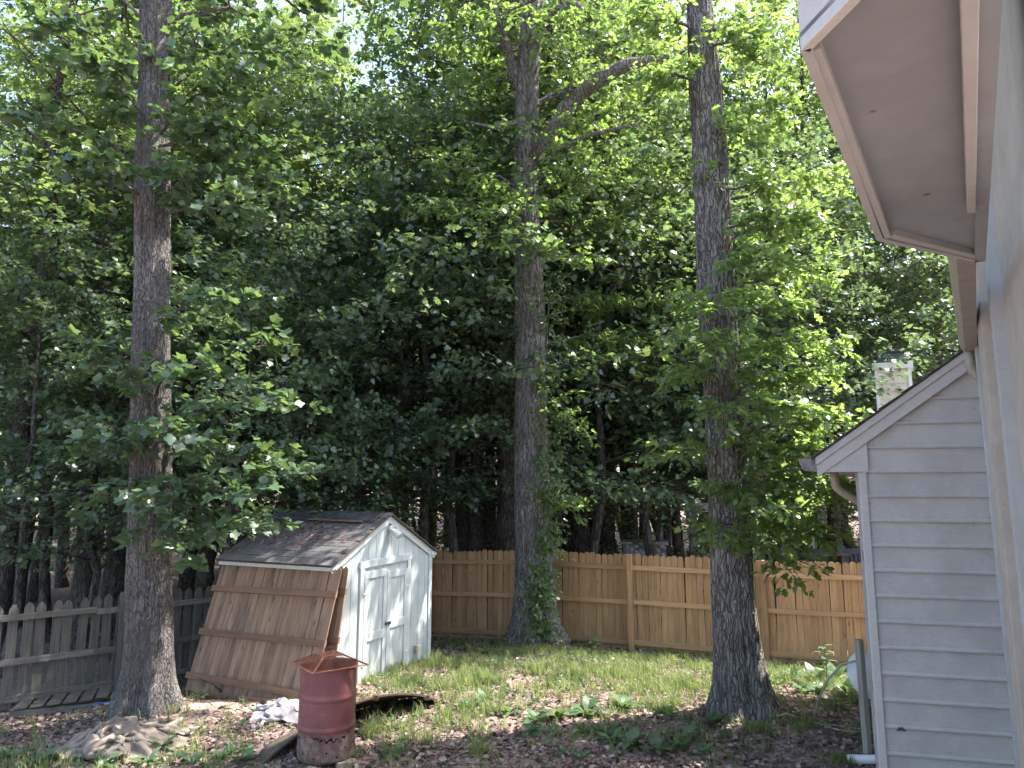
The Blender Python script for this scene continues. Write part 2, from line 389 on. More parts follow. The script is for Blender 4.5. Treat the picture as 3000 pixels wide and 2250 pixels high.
def axis_path(a, b, sag=.15, n=7, wob=.05, rs=None):
    a = np.array(a, float); b = np.array(b, float); L = np.linalg.norm(b - a); t = np.linspace(0, 1, n)[:, None]
    p = a + (b - a) * t; p[:, 2:3] += sag * L * 4 * t * (1 - t) * .6
    p[1:-1] += rs.normal(0, wob * L, (n - 2, 3)) * np.array((1, 1, .5)); return p
def sub_axes(path, m, frac, rs, spread=(.5, 1.1), start=.25, lift=.08):
    """side shoots of a branch, spread in a flat spray"""
    out = []; n = len(path); L = np.linalg.norm(path[-1] - path[0])
    for j in range(m):
        t = start + (1 - start) * (j + rs.uniform(.1, .9)) / m; f = t * (n - 1); i = min(int(f), n - 2)
        p = path[i] + (path[i + 1] - path[i]) * (f - i); d = path[i + 1] - path[i]; az = math.atan2(d[1], d[0])
        a = az + (1 if j % 2 else -1) * rs.uniform(*spread); ln = L * frac * rs.uniform(.6, 1.15) * (1.15 - .6 * t)
        e = p + np.array((math.cos(a), math.sin(a), rs.normal(lift, .18))) * ln
        out.append(axis_path(p, e, .06, 5, .04, rs))
    return out
def twigs_on(paths, spacing, tl, rs, start=.2):
    T0, TD, TL = [], [], []
    for path in paths:
        seg = np.linalg.norm(np.diff(path, axis=0), axis=1); L = seg.sum(); n = max(2, int(L * (1 - start) / spacing)); cn = np.concatenate([[0], np.cumsum(seg)]) / L
        t = np.concatenate([np.linspace(start, .97, n) + rs.uniform(-.02, .02, n), [1.0]]); t = np.clip(t, 0, 1)
        p = np.stack([np.interp(t, cn, path[:, k]) for k in range(3)], 1)
        d = np.stack([np.interp(np.minimum(t + .03, 1.0), cn, path[:, k]) - np.interp(np.maximum(t - .03, 0), cn, path[:, k]) for k in range(3)], 1); d = unit(d)
        a = np.where(np.arange(len(t)) % 2, 1, -1) * rs.uniform(.5, 1.2, len(t)); a[-1] = 0
        c, s = np.cos(a), np.sin(a)
        q = np.stack([d[:, 0] * c - d[:, 1] * s, d[:, 0] * s + d[:, 1] * c, d[:, 2] * .5 + rs.normal(.05, .2, len(t))], 1)
        T0.append(p); TD.append(unit(q)); TL.append(tl * rs.uniform(.5, 1.2, len(t)) * (1.15 - .4 * t))
    return np.concatenate(T0), np.concatenate(TD), np.concatenate(TL)
def leaves_on(T0, TD, TL, per, size, rs, tilt=.45, droop=.25, jit=.03):
    idx = np.repeat(np.arange(len(T0)), per); n = len(idx); u = rs.uniform(.12, 1.05, n)
    pos = T0[idx] + TD[idx] * (TL[idx] * u)[:, None]; pos[:, 2] -= .22 * u * u * TL[idx]; pos += rs.normal(0, jit, (n, 3))
    sd = np.where(rs.rand(n) < .5, 1, -1)[:, None]; perp = np.stack([-TD[idx][:, 1], TD[idx][:, 0], np.zeros(n)], 1)
    D = unit(TD[idx] * .6 + sd * perp * .8 * rs.uniform(.2, 1.2, (n, 1)) + rs.normal(0, .35, (n, 3)) + np.array((0, 0, -droop)))
    N = np.array((0, 0, 1.0)) + rs.normal(0, tilt, (n, 3))
    S = size * rs.uniform(.55, 1.2, n)
    return pos, D, N, S, rs.rand(n)
def wood_tubes(mb, paths, r0, r1, n=5):
    for p in paths:
        k = len(p); mb.tube(p, [r0 + (r1 - r0) * i / (k - 1) for i in range(k)], n, False)

def trunk_mesh(pts, rads, sides, flare, amp, seed, lobes=7, rings=90):
    """hero trunk: swept, fluted, flared at the roots and furrowed"""
    pts = np.array(pts, float); z = pts[:, 2]
    zz = np.concatenate([np.linspace(z[0], z[0] + 1.2, rings // 3, endpoint=False), np.linspace(z[0] + 1.2, z[-1], rings - rings // 3)])
    cx = np.interp(zz, z, pts[:, 0]); cyv = np.interp(zz, z, pts[:, 1]); rr = np.interp(zz, z, rads)
    rs = np.random.RandomState(seed); ph = rs.uniform(0, 6.28, 4); V = []
    for i in range(len(zz)):
        h = zz[i] - z[0]; fl = flare * math.exp(-max(h - .32, 0) / .38)
        for k in range(sides):
            a = 2 * math.pi * k / sides
            lob = .5 + .5 * math.cos(lobes * a + ph[0] + .5 * math.sin(2 * a + ph[1]))
            r = rr[i] * (1 + fl * (.45 + .75 * lob) + .03 * math.sin(3 * a + ph[2] + h * .3))
            r += amp * mnoise.noise((math.cos(a) * 5 + seed, math.sin(a) * 5, h * .7)) + amp * .8 * mnoise.noise((math.cos(a) * 14, math.sin(a) * 14 + seed, h * 1.8)) + amp * 1.6 * mnoise.noise((math.cos(a) * 1.3, math.sin(a) * 1.3 + seed, h * .5))
            r += amp * 1.1 * (.5 - abs(mnoise.noise((math.cos(a) * 11 + seed, math.sin(a) * 11, h * .9 + .6 * math.sin(h * 2 + a)))) * 2.2)
            V.append((cx[i] + r * math.cos(a), cyv[i] + r * math.sin(a), zz[i]))
    F = []
    for i in range(len(zz) - 1):
        for k in range(sides):
            k2 = (k + 1) % sides; o = i * sides; F.append((o + k, o + k2, o + sides + k2, o + sides + k))
    return V, F
def in_view(pos):
    d = pos - np.array((0, 0, CZ)); c, s = math.cos(PITCH), math.sin(PITCH)
    zc = d[:, 1] * c + d[:, 2] * s; yc = -d[:, 1] * s + d[:, 2] * c; xc = d[:, 0]; zc = np.maximum(zc, .01)
    return (np.abs(xc / zc) < .71) & (np.abs(yc / zc) < .53), zc
def crown(root, lf, kind, mat, nparts, name='crown'):
    """the largest-looking leaves become parts of their own, the rest one part"""
    pos, D, N, S, rnd = lf; vis, zc = in_view(pos); score = np.where(vis, S / zc, 0)
    order = np.argsort(-score); top = order[:nparts]; rest = order[nparts:]
    inv = world_m(root).inverted(); off = np.array(inv.translation)   # roots are not rotated
    o = link(name, leaf_mesh(name, pos[rest] + off, D[rest], N[rest], S[rest], kind, rnd[rest]), MAT[mat], root); tag(o, kind='stuff')
    if nparts:
        me = single_leaf(kind); me.materials.append(MAT[mat]); X, Dn, Nn = leaf_frames(D[top], N[top])
        for j, i in enumerate(top):
            if score[i] <= 0: break
            s = S[i]; x, d, n = X[j] * s, Dn[j] * s, Nn[j] * s; p = pos[i] + off
            link('leaf', me, None, root, Matrix(((x[0], d[0], n[0], p[0]), (x[1], d[1], n[1], p[1]), (x[2], d[2], n[2], p[2]), (0, 0, 0, 1))))
    return o

def hero_tree(name, label, cat, base, trunk_pts, rads, barkm, leafm, kind, size, ends, seed, flare, amp, limbs=(), high=(), per=7, tl=.42, spacing=.13, nparts=300, lobes=7):
    rs = np.random.RandomState(seed); root = empty(name, base, 0, label, cat)
    pts = np.array(trunk_pts, float); V, F = trunk_mesh(pts, rads, 96, flare, amp, seed, lobes, 130)
    MBt = MB(); MBt.V = [Vector(v) for v in V]; MBt.F = F; MBt.build('trunk', MAT[barkm], root, True, True)
    def at_z(z): return np.array([np.interp(z, pts[:, 2], pts[:, k]) for k in range(2)] + [z])
    for lp, lr in limbs:
        MB().tube([at_z(lp[0])] + [Vector(q) for q in lp[1:]], lr, 14).build('limb', MAT[barkm], root, True, True)
    paths = []; subs_all = []
    for sz, e, sub, fr in ends:
        st = at_z(sz) if not hasattr(sz, '__len__') else np.array(sz)
        p = axis_path(st, e, .10, 8, .03, rs); paths.append(p); thick = MB(); wood_tubes(thick, [p], .028, .006, 6)
        ss = sub_axes(p, sub, fr, rs); subs_all += ss; wood_tubes(thick, ss, .010, .003, 4); thick.build('branch', MAT[barkm], root, True, True)
    allp = paths + subs_all; T = twigs_on(allp, spacing, tl, rs, .25)
    lf = leaves_on(*T, per, size, rs)
    if high:                                       # the crown above the picture
        hp = []
        for sz, e, sub, fr in high:
            p = axis_path(at_z(sz), e, .1, 8, .04, rs); hp.append(p); ss = sub_axes(p, sub, fr, rs); hp += ss
        mbh = MB(); wood_tubes(mbh, hp, .03, .006, 5); mbh.build('upper_branches', MAT[barkm], root, True, True)['kind'] = 'stuff'
        T2 = twigs_on(hp, spacing * 2.8, tl * 1.3, rs, .2); lf2 = leaves_on(*T2, per, size * 1.25, rs)
        lf = tuple(np.concatenate([a, b]) for a, b in zip(lf, lf2))
    crown(root, lf, kind, leafm, nparts)
    return root

def pxends(lst):
    return [(P(1500, sy, d0).z if sy is not None else None, P(x, y, d), sub, fr) for (sy, d0, x, y, d, sub, fr) in lst]

# tulip tree at the left
T1 = [(-4.55, 9.38, .05), (-4.60, 9.38, 1.2), (-4.78, 9.38, 4), (-5.0, 9.38, 7.2), (-5.19, 9.38, 10.2), (-5.3, 9.4, 17)]
e1 = [(1480, 9.4, 860, 1370, 8.8, 7, .38), (1350, 9.4, 290, 1290, 8.5, 6, .4), (1130, 9.4, 800, 1010, 8.8, 7, .36), (1270, 9.4, 830, 1180, 8.4, 7, .36), (1000, 9.4, 640, 880, 8.6, 6, .4),
      (1490, 9.4, 560, 1640, 8.5, 5, .4), (1220, 9.4, 320, 1010, 8.3, 5, .42), (1540, 9.4, 740, 1540, 8.6, 7, .38), (1420, 9.4, 460, 1480, 8.2, 5, .45), (1320, 9.4, 600, 1290, 8.0, 6, .42),
      (1180, 9.4, 520, 1080, 8.2, 5, .45), (1440, 9.4, 690, 1450, 8.2, 6, .4), (1350, 9.4, 760, 1330, 8.9, 6, .4),
      (640, 9.4, 740, 620, 8.5, 7, .36), (600, 9.4, 240, 470, 8.3, 7, .38), (560, 9.4, 900, 420, 8.8, 8, .34), (520, 9.4, 80, 330, 8.8, 8, .34), (420, 9.4, 680, 200, 8.5, 8, .36), (400, 9.4, 290, 180, 8.4, 7, .36),
      (280, 9.4, 880, 90, 8.9, 8, .34), (300, 9.4, 120, 90, 8.8, 8, .34), (350, 9.4, 600, 60, 9.6, 7, .4), (600, 9.4, 600, 500, 8.6, 6, .42), (500, 9.4, 800, 560, 9.3, 7, .36), (450, 9.4, 640, 380, 8.6, 7, .4)]
h1 = [(9.5 + .35 * i, (-5.2 + math.cos(i * 2.4) * 3.0, 9.4 + math.sin(i * 2.4) * 3.0, 10.6 + .42 * i), 8, .4) for i in range(9)]
hero_tree('tulip_tree', 'large tulip tree with broad pale green leaves in front of the grey picket fence', 'tree', (-4.55, 9.38, .3), T1, [.285, .265, .245, .22, .195, .08], 'bark_tulip', 'leaf_tulip', 'tulip', .135, pxends(e1), 11, .55, .018, high=h1, per=7, tl=.34, spacing=.16)

# oak in the middle
zc2 = 13.9
def q2(x, y, d=zc2): return P(x, y, d)
T2 = [(.42, zc2, .0), tuple(q2(1569, 1700)), tuple(q2(1556, 1300)), tuple(q2(1552, 900)), tuple(q2(1540, 520)), tuple(q2(1543, 250)), tuple(q2(1562, 0)), (.7, 13.9, 21)]
limbs2 = [((q2(1540, 300).z, q2(1505, 215), q2(1480, 120, 13.7), q2(1445, 30, 13.5), q2(1425, -120, 13.4)), [.14, .135, .12, .11, .10]),
          ((q2(1552, 480).z, q2(1610, 415, 13.7), q2(1655, 320, 13.6), q2(1740, 240, 13.4), q2(1835, 190, 13.3), q2(1960, 165, 13.2)), [.20, .19, .175, .155, .13, .06]),
          ((q2(1560, 90).z, q2(1620, 45, 13.7), q2(1680, 20, 13.5), q2(1745, 60, 13.3)), [.18, .17, .15, .07]),
          ((q2(1552, 350).z, q2(1450, 375, 13.4), q2(1380, 360, 13.2)), [.07, .05, .02]),
          ((q2(1552, 470).z, q2(1680, 420, 13.2), q2(1730, 395, 13.0), q2(1880, 360, 12.8)), [.07, .05, .045, .02])]
e2 = [(620, zc2, 1240, 620, 12.6, 8, .36), (560, zc2, 1290, 480, 12.8, 8, .34), (640, zc2, 1400, 660, 12.2, 7, .4), (600, zc2, 1560, 610, 12.0, 7, .45), (700, zc2, 1480, 720, 12.2, 6, .4),
      (760, zc2, 1690, 760, 12.2, 8, .4), (900, zc2, 1760, 880, 14.6, 8, .38), (650, zc2, 1880, 720, 14.8, 9, .34), (520, zc2, 1930, 520, 15.0, 9, .34), (960, zc2, 1960, 880, 15.2, 9, .34), (1010, zc2, 1850, 1010, 15.0, 8, .36),
      (430, zc2, 1780, 330, 13.0, 8, .36), (330, zc2, 1950, 250, 12.8, 8, .34), (150, zc2, 1280, 110, 13.2, 8, .36), (100, zc2, 1640, 140, 12.6, 7, .4), (60, zc2, 1400, 60, 13.0, 7, .38), (40, zc2, 1830, 60, 12.6, 8, .36),
      (1050, zc2, 1930, 1080, 15.2, 8, .34), (820, zc2, 1820, 640, 15.2, 8, .36), (760, zc2, 1980, 660, 15.4, 8, .34), (380, zc2, 1650, 480, 12.8, 7, .4), (560, zc2, 1750, 540, 12.7, 8, .4), (250, zc2, 1360, 220, 13.3, 7, .38),
      (1100, zc2, 1650, 1200, 13.0, 5, .4), (1180, zc2, 1700, 1280, 13.2, 5, .4), (1420, zc2, 1690, 1510, 13.3, 4, .42), (1460, zc2, 1640, 1470, 13.2, 4, .4)]
h2 = [(11 + .55 * i, (.5 + math.cos(i * 2.4) * 4.2, 13.9 + math.sin(i * 2.4) * 4.2, 12.5 + .55 * i), 9, .4) for i in range(10)]
hero_tree('oak_tree', 'big oak wrapped in creeper in front of the tan fence, beside the shed', 'tree', (.42, zc2, .2), T2, [.38, .36, .315, .28, .255, .235, .215, .09], 'bark_oak', 'leaf_oak', 'oak', .125, pxends(e2), 21, .62, .02, limbs=limbs2, high=h2, per=9, tl=.42, spacing=.13)

# oak at the right
zc3 = 9.28
def q3(x, y, d=zc3): return P(x, y, d)
T3 = [(2.90, zc3, .0), tuple(q3(2148, 1750)), tuple(q3(2128, 1300)), tuple(q3(2106, 950)), tuple(q3(2080, 480)), tuple(q3(2048, 0)), (2.6, 9.3, 16)]
e3 = [(420, zc3, 2290, 320, 8.9, 8, .4), (600, zc3, 2450, 520, 9.0, 9, .36), (720, zc3, 2360, 660, 8.6, 8, .4), (860, zc3, 2420, 800, 8.8, 8, .4), (950, zc3, 2300, 900, 8.3, 8, .42), (1050, zc3, 2440, 1010, 8.7, 8, .4),
      (1280, zc3, 2490, 1240, 8.6, 8, .38), (1250, zc3, 2360, 1200, 8.2, 7, .42), (1420, zc3, 2490, 1440, 8.8, 8, .36), (1500, zc3, 2410, 1590, 8.7, 7, .4), (1480, zc3, 2300, 1500, 8.2, 7, .45), (1560, zc3, 2320, 1680, 8.4, 6, .42),
      (900, zc3, 2060, 900, 8.3, 6, .45), (1000, zc3, 2080, 1020, 8.2, 5, .45), (1100, zc3, 1990, 1120, 8.6, 6, .42), (1200, zc3, 2150, 1220, 8.2, 5, .45), (1330, zc3, 1960, 1340, 8.7, 5, .42), (1540, zc3, 2110, 1580, 8.4, 4, .4),
      (260, zc3, 1940, 210, 8.8, 8, .38), (150, zc3, 2200, 110, 8.7, 8, .4), (100, zc3, 1880, 50, 8.7, 8, .38), (80, zc3, 2250, 200, 8.9, 8, .4), (380, zc3, 2210, 420, 8.6, 7, .42), (1000, zc3, 2240, 1080, 8.5, 7, .42), (800, zc3, 2260, 760, 8.5, 7, .42), (1350, zc3, 2420, 1330, 8.4, 7, .4), (1150, zc3, 2320, 1120, 8.7, 7, .4), (560, zc3, 2240, 560, 8.8, 7, .42), (1300, zc3, 2260, 1330, 8.6, 7, .42), (1420, zc3, 2220, 1470, 8.7, 6, .42), (1400, zc3, 2390, 1430, 8.5, 7, .4), (680, zc3, 2290, 640, 8.7, 7, .42), (1180, zc3, 2400, 1100, 9.0, 8, .4), (1500, zc3, 2340, 1560, 8.9, 7, .4)]
h3 = [(10 + .4 * i, (2.7 + math.cos(i * 2.4) * 3.2, 9.3 + math.sin(i * 2.4) * 3.2, 11.2 + .42 * i), 8, .4) for i in range(5)]
t3 = hero_tree('oak_tree', 'tall oak with a knot hole high on its trunk, nearest the white house', 'tree', (2.90, zc3, .25), T3, [.285, .262, .25, .24, .225, .18, .07], 'bark_oak', 'leaf_oak', 'oak', .122, pxends(e3), 31, .75, .018, high=h3, per=10, tl=.38, spacing=.115)
# knot hole
kc = q3(2103, 485) ; kc = Vector((kc.x, zc3 - .235, kc.z)); rk = MB()
ring = [kc + Vector((math.cos(a) * .062 * (1 - .25 * max(0, math.sin(a))), -.012 + .02 * abs(math.cos(a)) , math.sin(a) * .085 + (.02 if math.sin(a) > .9 else 0))) for a in np.linspace(0, 2 * math.pi, 21)]
rk.tube(ring, .017, 8, False).build('knot_ring', MAT['bark_pale'], t3, True, True)
MB().prism([kc + Vector((math.cos(a) * .055, 0.0, math.sin(a) * .078)) for a in np.linspace(0, 2 * math.pi, 18, endpoint=False)], (0, .05, 0)).build('knot_hollow', MAT['dark_grey_metal'], t3, True)

# ------------------------------------------------------------------ woodland
def generic(seed, H, r0, lo, Rr, nb, size, per, kind, leafm, sub=5, spacing=.3, tl=.6, wob=.35, flat=.25):
    rs = np.random.RandomState(seed); z = np.linspace(-.4, H, 12)
    x = np.cumsum(rs.normal(0, wob * .25, 12)); y = np.cumsum(rs.normal(0, wob * .25, 12)); x -= x[1]; y -= y[1]
    tp = np.stack([x, y, z], 1); rr = r0 * (1 - .93 * (np.clip(z, 0, H) / H) ** 1.1); rr[0] *= 1.35; rr[1] *= 1.1
    mb = MB(); mb.tube(tp, list(rr), 12, False); paths = []
    for j in range(nb):
        t = (j + rs.uniform(0, 1)) / nb; h = lo + (H * .97 - lo) * t; a = j * 2.399 + rs.uniform(-.5, .5)
        sh = math.sin(math.pi * min(1, .25 + .75 * t)) ** .6; L = Rr * sh * rs.uniform(.6, 1.15) + .3
        s = np.array([np.interp(h, z, tp[:, k]) for k in range(2)] + [h])
        e = s + np.array((math.cos(a) * L, math.sin(a) * L, L * (flat + .55 * t + rs.normal(0, .1))))
        p = axis_path(s, e, .06, 6, .05, rs); paths.append(p); rb = np.interp(h, z, rr) * .38
        wood_tubes(mb, [p], max(rb, .012), .006, 5); ss = sub_axes(p, sub, .45, rs); paths += ss; wood_tubes(mb, ss, max(rb * .35, .007), .004, 3)
    lf = leaves_on(*twigs_on(paths, spacing, tl, rs, .2), per, size, rs, .5, .25, .06)
    tm = raw_mesh('trunk', mb.V, mb.F, True)
    cm = leaf_mesh('crown', *lf[:4], kind, lf[4])
    return tm, cm, lf
canopy = [generic(100 + i, 21 + 1.5 * i, .24, 6.5 - .6 * i, 4.0, 36, .175, 10, 'far', 'leaf_far', 6, .32, .75) for i in range(4)]
under = [generic(200 + i, 7.0 + .9 * i, .09, 1.6 + .3 * i, 2.8, 24, .105, 10, 'maple', 'leaf_maple', 6, .21, .5, .5, .05) for i in range(4)]
shrub = [generic(300 + i, 2.6 + .5 * i, .035, .15, 1.2, 18, .09, 8, 'far', 'leaf_far', 5, .16, .35, .4, .3) for i in range(3)]
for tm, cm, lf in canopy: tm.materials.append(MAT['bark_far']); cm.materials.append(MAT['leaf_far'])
for tm, cm, lf in under: tm.materials.append(MAT['bark_far']); cm.materials.append(MAT['leaf_maple'])
for tm, cm, lf in shrub: tm.materials.append(MAT['bark_far']); cm.materials.append(MAT['leaf_far'])
def plant_tree(name, var, x, y, s, rz, label, group, cat='tree', z=None, thick=1.0):
    o = empty(name, (x, y, gz(x, y) if z is None else z), rz, label, cat, group); o.scale = (s * 1, s * 1, s); WM[o.name] = WM[o.name] @ Matrix.Scale(s, 4)
    t = link('trunk' if cat == 'tree' else 'stem', var[0], None, o); t.scale = (1, 1, 1)
    c = link('crown' if cat == 'tree' else 'foliage', var[1], None, o); c['kind'] = 'stuff'
    return o
rw = np.random.RandomState(5)
# trunks that can be told apart behind the fences: photo column, distance, trunk radius
trunks = [(25, 14.5, .20, 'thick dark trunk at the left edge, behind the grey picket fence'), (75, 18, .16, None), (262, 15.5, .19, 'dark straight trunk between the left edge and the tulip tree'), (345, 19, .15, None), (365, 16.5, .15, None), (130, 22, .14, None), (195, 25, .14, None), (565, 17.5, .15, None), (610, 16.8, .12, None),
          (1358, 19.2, .22, 'dark trunk behind the tan fence, first right of the shed'), (1402, 18.2, .20, None), (1436, 20.5, .14, None), (1492, 17.6, .27, 'thick dark trunk close behind the creeper oak, on its left'), (1700, 19.5, .26, 'dark trunk just right of the creeper oak'), (1740, 22, .17, None), (1775, 20.8, .25, 'stout straight trunk seen over the tan fence, left of the grill'), (1620, 27, .2, None),
          (1835, 27, .15, None), (1885, 25, .16, None), (1937, 23.5, .2, None), (1985, 29, .17, None), (2470, 27, .2, None), (2230, 30, .2, None), (860, 22, .17, None), (2110, 22, .2, None), (2260, 23, .22, None), (2350, 25, .2, None), (2440, 22, .2, None), (2640, 24, .22, None), (2780, 26, .2, None), (2900, 23, .22, None), (420, 21, .2, None), (30, 21, .2, None), (680, 23, .22, None), (290, 26, .22, None), (960, 24, .2, None), (740, 20, .16, None), (1240, 23, .2, None)]
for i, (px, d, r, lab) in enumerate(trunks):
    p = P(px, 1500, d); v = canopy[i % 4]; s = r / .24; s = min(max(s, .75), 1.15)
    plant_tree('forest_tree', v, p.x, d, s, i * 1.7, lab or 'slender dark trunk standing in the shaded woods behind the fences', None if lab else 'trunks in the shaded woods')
for i in range(52):
    a = -48 + 100 * ((i * .618034) % 1); d = 27 + 38 * ((i * .7549) % 1) ** .8
    x = d * math.tan(R(a)); plant_tree('forest_tree', canopy[i % 4], x, d, rw.uniform(.85, 1.25), rw.uniform(0, 6.28), 'distant leafy tree deep in the woods', 'distant trees of the woods')
# understorey maples
maples = [(640, 12.8, 1.0, 'young maple with layered sprays behind the shed roof'), (900, 14.0, 1.05, 'young maple with drooping sprays above the shed ridge'), (60, 13.0, .9, 'young maple hanging over the grey picket fence at the left edge'), (1120, 16.5, 1.25, None), (330, 14.2, 1.0, None), (1330, 17.5, 1.55, None), (160, 16, 1.3, None), (760, 17, 1.35, None), (480, 17, 1.3, None), (1000, 18.5, 1.4, None), (1240, 16.2, 1.35, None), (1620, 18.5, 1.6, None), (1850, 19.5, 1.7, None),
          (2010, 20.5, 1.6, None), (2140, 18, 1.3, None), (2330, 19, 1.3, None), (-200, 15, 1.3, None), (-100, 20, 1.5, None), (1500, 22, 1.9, None), (2500, 23.0, 1.8, 'dark-limbed tree behind the cream chimney'), (2760, 22, 1.6, None), (2950, 19, 1.5, None), (1750, 24, 2.0, None), (1720, 17.0, 1.35, None), (1650, 21.0, 1.9, None), (1810, 22.5, 2.0, None), (1940, 21.5, 1.9, None), (1010, 15.6, 1.2, None), (1190, 15.9, 1.15, None), (1890, 17.4, 1.4, None), (1800, 21, 1.8, None), (1960, 23, 2.0, None), (2180, 17.5, 1.3, None), (850, 22, 1.5, None), (250, 22, 1.5, None), (560, 21, 1.5, None), (1180, 22, 1.5, None)]
for i, (px, d, s, lab) in enumerate(maples):
    p = P(px, 1500, d)
    plant_tree('maple_tree', under[i % 4], p.x, d, s, i * 2.1, lab or 'young maple filling the understorey of the woods', None if lab else 'understorey maples')
for i in range(40):
    a = -46 + 96 * ((i * .618034 + .3) % 1); d = 24 + 26 * ((i * .7549) % 1)
    plant_tree('maple_tree', under[i % 4], d * math.tan(R(a)), d, rw.uniform(1.0, 1.7), rw.uniform(0, 6.28), 'young maple filling the understorey of the woods', 'understorey maples')
for i in range(46):
    a = -44 + 92 * ((i * .618034 + .6) % 1)
    if -7 < a < 14 and i % 3: continue
    d = 18.5 + 22 * ((i * .7549) % 1)
    plant_tree('shrub', shrub[i % 3], d * math.tan(R(a)), d, rw.uniform(.8, 1.4), rw.uniform(0, 6.28), 'low leafy shrub on the woodland floor behind the fences', 'woodland shrubs', 'shrub')

# ------------------------------------------------------------------ fences
def picket_mesh(name, wd, th, h, top):
    """board standing on z=0, outline in x-z, thickness along y"""
    c = wd / 2
    if top == 'dog': pts = [(-c, 0), (c, 0), (c, h - .035), (c - .028, h), (-c + .028, h), (-c, h - .035)]
    elif top == 'point': pts = [(-c, 0), (c, 0), (c, h - .075), (c - .012, h - .05), (.016, h), (-.016, h), (-c + .012, h - .05), (-c, h - .075)]
    mb = MB(); mb.prism([(x, -th / 2, z) for x, z in pts], (0, th, 0)); return raw_mesh(name, mb.V, mb.F)
def board_mesh(name, L, wd, th):
    """rail: length along x from 0, height th along z, depth wd along y"""
    mb = MB(); mb.quadbox((L / 2, 0, 0), (L, wd, th)); return raw_mesh(name, mb.V, mb.F)
rf = np.random.RandomState(9)
def fence(name, label, p0, d, n, length, pitch, wd, h, top, pm, rm, rails, posts, bay, gapj=.004, kick=None, post_h=None, side=-1, tilt=.006):
    ang = math.atan2(d[1], d[0]); root = empty(name, (p0[0], p0[1], gz(*p0)), ang, label, 'fence'); z0 = gz(*p0)
    ms = [picket_mesh('picket', wd * k, .018, h, top) for k in (1, .985, .97)]
    for m in ms: m.materials.append(MAT[pm])
    loc = lambda s: (p0[0] + d[0] * s, p0[1] + d[1] * s)
    k = 0; s = .0
    while s < length:
        zz = gz(*loc(s)) - z0 + .05 + rf.normal(0, .011)
        link('picket', ms[k % 3], None, root, Matrix.Translation((s + rf.normal(0, gapj), rf.normal(0, .002), zz)) @ Matrix.Rotation(rf.normal(0, tilt), 4, 'Y')); k += 1; s += pitch
    nb = int(math.ceil(length / bay))
    bm = board_mesh('rail', bay - .005, .04, .085); bm.materials.append(MAT[rm])
    for b in range(nb):
        za = gz(*loc(b * bay)) - z0 + .05; zb = gz(*loc((b + 1) * bay)) - z0 + .05
        for r in rails:
            link('rail', bm, None, root, Matrix.Translation((b * bay, side * .031, za + r + rf.normal(0, .006))) @ Matrix.Rotation(-math.atan2(zb - za, bay) + rf.normal(0, .002), 4, 'Y'))
        if kick:
            km = board_mesh('kick_board', bay - .005, .03, .13); km.materials.append(MAT[rm]); link('kick_board', km, None, root, Matrix.Translation((b * bay, .012, za - .02)))
    pmsh = MB().quadbox((0, 0, .9), (.092, .092, 1.8)); pme = raw_mesh('post', pmsh.V, pmsh.F); pme.materials.append(MAT[pm])
    for s in posts:
        link('post', pme, None, root, Matrix.Translation((s, side * .10, gz(*loc(s)) - z0 - .05)) @ Matrix.Diagonal((1, 1, (post_h or h) / 1.8 * 1.03, 1)))
    return root
s0 = 0.55                                     # the corner lies behind the shed
RS = REAR0 - REARD * s0
post_s = [.5, 2.7, 4.92 - .12, 7.25, 9.65]
fence('wooden_fence', 'tan dog-eared privacy fence running behind the two oaks', RS, REARD, 0, 10.6, .1155, .1115, 1.75, 'dog', 'pine_v', 'pine_h', (1.50, .85, .09), post_s, 2.385, kick=True, post_h=1.8)
LS = LEFT0 - LEFTD * 3.6
fence('picket_fence', 'weathered grey picket fence with gaps behind the tulip tree', LS, LEFTD, 0, 8.55, .172, .121, 1.42, 'point', 'grey_v', 'grey_h', (1.20, .60, .10), (.35, 2.78, 5.2, 7.6), 2.43, tilt=.012, gapj=.006, post_h=1.5)

# ------------------------------------------------------------------ shed
A = Vector((-2.49, 10.19, 0)); B = Vector((-1.38, 12.42, 0)); fd = (B - A); FW = fd.length; fd.normalize(); bk = Vector((-fd.y, fd.x, 0))
SZ = .27
shed = empty('garden_shed', (A.x, A.y, SZ), math.atan2(fd.y, fd.x), 'small white garden shed with double doors and dark shingle roof', 'shed')
# local axes: x along the front (0..FW), y backwards (0..SD), z up
SD = 2.12; WH = 1.80; PK = 2.42; mid = FW / 2
def roof_z(x, off=0): return WH + (PK - WH) * (1 - abs(x - mid) / mid) + off
nb = 13; bw = FW / nb
for i in range(nb):                                             # front, grooved boards
    xa, xb = i * bw + .004, (i + 1) * bw - .004
    zb = .02 + (rf.uniform(0, .03))
    pts = [(xa, zb), (xb, zb + rf.uniform(-.01, .01)), (xb, roof_z(xb, -.02))] + ([(mid, PK - .02)] if xa < mid < xb else []) + [(xa, roof_z(xa, -.02))]
    MB().prism([(x, 0, z) for x, z in pts], (0, .02, 0)).build('wall_board', MAT['shed_paint'], shed)
MB().prism([(0.01, .021, 0.04), (FW - .01, .021, .04), (FW - .01, .021, WH - .02), (mid, .021, PK - .04), (.01, .021, WH - .02)], (0, .02, 0)).build('front_backing', MAT['shed_paint'], shed)
for k, x in enumerate((0.012, FW - .012)):                      # side walls
    n2 = 12; w2 = SD / n2
    for i in range(n2):
        MB().quadbox((x, .03 + (i + .5) * w2, WH / 2), (.022, w2 - .008, WH - .03)).build('wall_board', MAT['shed_paint'], shed)
MB().prism([(.02, SD, 0.02), (FW - .02, SD, .02), (FW - .02, SD, WH - .02), (mid, SD, PK - .04), (.02, SD, WH - .02)], (0, .02, 0)).build('rear_wall', MAT['shed_paint'], shed)
